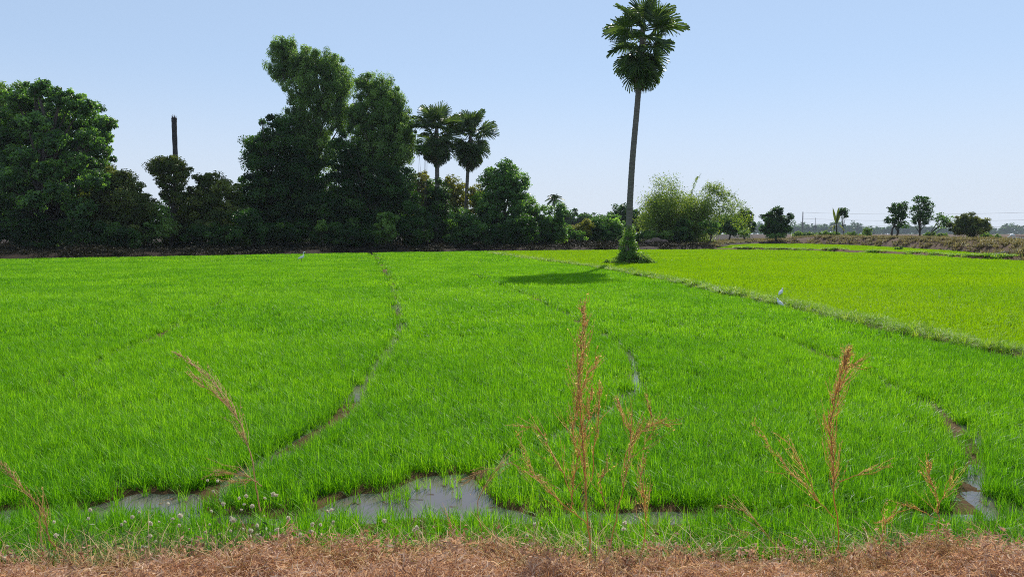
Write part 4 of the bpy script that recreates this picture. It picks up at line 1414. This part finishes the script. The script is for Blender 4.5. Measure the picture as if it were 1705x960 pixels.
def stalk_plant(label, stems, twigs, seed, Y=5.45, r0=0.006, dense=1.0, lmat='dry_stem', group=None, pods=1.0):
    """tall dead weed: main stems given by survey bearings, fine upright twigs hugging them"""
    r = np.random.default_rng(seed)
    f = atY(stems[0][0][0], stems[0][0][1], Y)
    root = thing("dry_weed", label, "dead weed", f, group)
    tw = MB()
    for si, st in enumerate(stems):
        P = []
        dy = r.normal() * 0.05
        for i, (px, py) in enumerate(st):
            P.append(atY(px, py, Y + dy * i) - f)
        path = bez(P, 8)
        ph = np.cumsum(r.normal(size=(len(path), 3)) * 0.006, 0)
        path = path + ph - np.linspace(0, 1, len(path))[:, None] * ph[-1] - ph[0] * 0
        mb = MB()
        tube(mb, path, np.linspace(r0 if si == 0 else r0 * 0.6, 0.0012, len(path)), 5, 0.35)
        link("stem", mb.mesh("stem", M[lmat], smooth=True), root)
        T = unit(np.gradient(path, axis=0))
        Ltot = np.linalg.norm(np.diff(path, axis=0), axis=1).sum()
        n = int(twigs[si] * Ltot * 58 * dense)
        for k in range(n):
            t = r.uniform(0.28 if si == 0 else 0.2, 0.98)
            i = int(t * (len(path) - 1))
            p = path[i]
            side = r.normal(size=3); side -= T[i] * side.dot(T[i]); side /= np.linalg.norm(side)
            L = r.uniform(0.07, 0.30) * (1.25 - t)
            d = unit(T[i] * 0.9 + side * r.uniform(0.05, 0.3 if r.random() < 0.7 else 0.9))
            q = p + d * L * 0.5 + side * 0.008 + r.normal(size=3) * 0.006
            e = p + d * L + T[i] * L * 0.25 + r.normal(size=3) * 0.10 * L
            tube(tw, [p, q, e], [0.0021, 0.0018, 0.0010], 3, r.uniform(0.2, 1), cap=False)
            m = int(5 * pods)
            if m:
                tt = r.random(m)[:, None]
                C = p * (1 - tt) + e * tt + r.normal(size=(m, 3)) * 0.003
                leaves(tw, C, r.normal(size=(m, 3)), r.uniform(0.008, 0.026, m), 0.34, r.random(m), 0)
    link("seed_twigs", tw.mesh("seed_twigs", M[lmat]), root)
    return root


stalk_plant("bowed straw coloured grass stalk with a drooping head at left", [[(437, 850), (425, 775), (402, 710), (372, 655), (335, 612), (292, 588)], [(400, 705), (370, 662), (345, 640), (318, 622)], [(436, 808), (410, 795), (375, 790), (338, 793)], [(430, 800), (400, 797), (360, 800)]], [1.0, 0.8, 0.7, 0.5], 3, 5.6, 0.006, pods=0.6, lmat='straw')
stalk_plant("tallest upright rusty dead weed standing just right of centre", [[(985, 945), (982, 850), (975, 720), (968, 600), (977, 492)], [(976, 780), (955, 720), (968, 640), (996, 592)], [(950, 850), (956, 790), (975, 720), (988, 640)], [(985, 880), (945, 840), (890, 780), (862, 716)],
             [(980, 700), (966, 640), (972, 560), (970, 510)], [(956, 840), (930, 780), (900, 720), (852, 708)], [(984, 800), (1000, 700), (1000, 640)]], [1.0, 1.0, 1.0, 0.45, 1.1, 0.5, 0.6], 4, 5.35, 0.007)
stalk_plant("forked rusty dead weed leaning right beside the tallest one", [[(1008, 930), (1020, 850), (1040, 780), (1062, 730), (1090, 712), (1138, 694)], [(1040, 780), (1050, 740), (1040, 700), (1030, 668)], [(1048, 760), (1075, 735), (1085, 700), (1075, 640)], [(1010, 850), (1000, 800), (1012, 770)]], [0.7, 1.0, 0.5, 0.6], 6, 5.5, 0.005)
stalk_plant("slender upright rusty dead weed standing at right", [[(1392, 955), (1398, 860), (1396, 760), (1388, 690), (1405, 620), (1420, 578)], [(1392, 720), (1400, 660), (1415, 620), (1435, 600)], [(1390, 860), (1350, 820), (1300, 770), (1252, 706)], [(1360, 830), (1330, 760), (1290, 720)], [(1396, 800), (1440, 785), (1480, 772)]], [1.3, 1.2, 0.5, 0.3, 0.35], 8, 5.35, 0.006)
stalk_plant("short faded dead weed near the right corner", [[(1556, 910), (1560, 850), (1552, 800), (1545, 770)], [(1558, 860), (1520, 845), (1460, 868)], [(1556, 850), (1575, 820), (1580, 790)]], [0.7, 0.5, 0.5], 9, 5.5, 0.004)
stalk_plant("bent straw stalk at the left edge of the bank", [[(112, 925), (85, 895), (70, 850), (40, 805), (2, 765)], [(70, 850), (66, 880), (76, 930)]], [0.8, 0.3], 10, 5.45, 0.007, pods=0.7, lmat='straw')
stalk_plant("arching pale grass stalk left of the tallest dead weed", [[(800, 885), (795, 830), (835, 776), (875, 785), (920, 810)], [(826, 782), (800, 785), (780, 800)]], [0.4, 0.8], 12, 5.6, 0.004, lmat='straw')
stalk_plant("leaning bare broken stem in the centre foreground", [[(775, 960), (765, 925), (748, 880), (735, 845)]], [0.15], 13, 5.1, 0.005)
stalk_plant("thin straw stalk leaning in front of the right slope", [[(1300, 930), (1270, 880), (1235, 850), (1200, 842)], [(1270, 880), (1250, 890), (1220, 880)]], [0.3, 0.3], 14, 5.4, 0.004, lmat='straw')
stalk_plant("dark upright twiggy stem right of the forked weed", [[(1068, 930), (1072, 860), (1066, 800), (1074, 760)], [(1070, 850), (1085, 815)]], [0.6, 0.6], 15, 5.5, 0.004)
stalk_plant("broken brown stem slanting up from the right mound", [[(1450, 960), (1462, 900), (1475, 870), (1490, 850)], [(1462, 900), (1440, 880)]], [0.4, 0.3], 16, 5.25, 0.005)


def puff_mesh(seed):
    r = np.random.default_rng(seed)
    mb = MB()
    n = 90
    d = unit(r.normal(size=(n, 3)))
    e = unit(np.cross(d, r.normal(size=(n, 3))))
    R = 0.016 * r.uniform(0.75, 1.15, (n, 1))
    V = np.stack([d * 0.002, d * R - e * 0.0035, d * R * 1.08, d * R + e * 0.0035], 1)
    mb.add(V.reshape(-1, 3), np.arange(n * 4).reshape(-1, 4), np.repeat(r.random(n), 4))
    return mb.mesh("seed_head", M['puff'])


def flower_weeds():
    puffs = [puff_mesh(s) for s in (1, 2, 3)]
    r = np.random.default_rng(44)
    spots = [(362, 800), (372, 838), (352, 850), (385, 862), (405, 880), (420, 842), (440, 858), (455, 822), (300, 858), (315, 880), (280, 838), (250, 892), (265, 868), (395, 910), (430, 912), (330, 900), (345, 915), (462, 880), (480, 862), (520, 872), (545, 850), (555, 868),
             (500, 890), (470, 905), (232, 852), (208, 868), (150, 848), (90, 868), (12, 908), (700, 866), (690, 880), (640, 866), (890, 872), (935, 910), (960, 905), (1040, 870), (905, 895), (1232, 912), (1350, 915), (1290, 930), (1340, 900), (410, 825), (402, 848), (1180, 905)]
    for (px, py) in spots:
        Y = r.uniform(5.3, 5.6)
        top = atY(px, py, Y)
        g = float(HG(np.array([top[0]]), np.array([Y]))[0])
        root = thing("seed_head_weed", "small weed with round whitish seed heads among the verge grass", "weed", (top[0], Y, g), "white headed weeds on the bank")
        h = max(top[2] - g, 0.08)
        st = MB()
        nb = int(r.integers(2, 4))
        for i in range(nb):
            e = np.array((r.normal() * 0.05 * (i > 0), r.normal() * 0.04 * (i > 0), h * (1 if i == 0 else r.uniform(0.6, 1.0))))
            st = MB()
            tube(st, bez([(0, 0, 0), e * np.array((0.3, 0.3, 0.5)) + r.normal(size=3) * 0.01, e], 4), np.linspace(0.002, 0.001, 9), 3, 0.5, cap=False)
            link("stem", st.mesh("stem", M['weed']), root)
            o = link("seed_head", puffs[int(r.integers(3))], root)
            o.location = e
            s = r.uniform(0.4, 1.15); o.scale = (s, s * r.uniform(0.7, 1.1), s * r.uniform(0.6, 1.0)); o.rotation_euler = (r.random() * 6, r.random() * 6, 0)
        n = 10
        st = MB()
        leaves(st, np.stack([r.normal(size=n) * 0.03, r.normal(size=n) * 0.03, r.uniform(0.1, 0.8, n) * h], 1), r.normal(size=(n, 3)) + np.array((0, 0, 1)), 0.05, 0.35, r.random(n))
        link("foliage", st.mesh("foliage", M['weed']), root)


flower_weeds()


# ------------------------------------------------------------------ haze
def haze():
    m_ = bpy.data.materials.new('haze')
    m_.use_nodes = True
    nt = m_.node_tree
    nt.nodes.clear()
    out = nt.nodes.new("ShaderNodeOutputMaterial")
    v = nt.nodes.new("ShaderNodeVolumePrincipled")
    v.inputs["Color"].default_value = (0.82, 0.90, 1.0, 1)
    v.inputs["Density"].default_value = 0.00012
    v.inputs["Anisotropy"].default_value = 0.0
    nt.links.new(v.outputs[0], out.inputs["Volume"])
    mb = MB()
    x, y0, y1, z0, z1 = 1950, -120, 1950, -1.5, 45
    V = [(-x, y0, z0), (x, y0, z0), (x, y1, z0), (-x, y1, z0), (-x, y0, z1), (x, y0, z1), (x, y1, z1), (-x, y1, z1)]
    mb.add(V, [(0, 3, 2, 1), (4, 5, 6, 7), (0, 1, 5, 4), (1, 2, 6, 5), (2, 3, 7, 6), (3, 0, 4, 7)])
    o = link("haze", mb.mesh("haze", m_))
    tag(o, "thin pale haze hanging over the fields", None, None, "stuff")


haze()
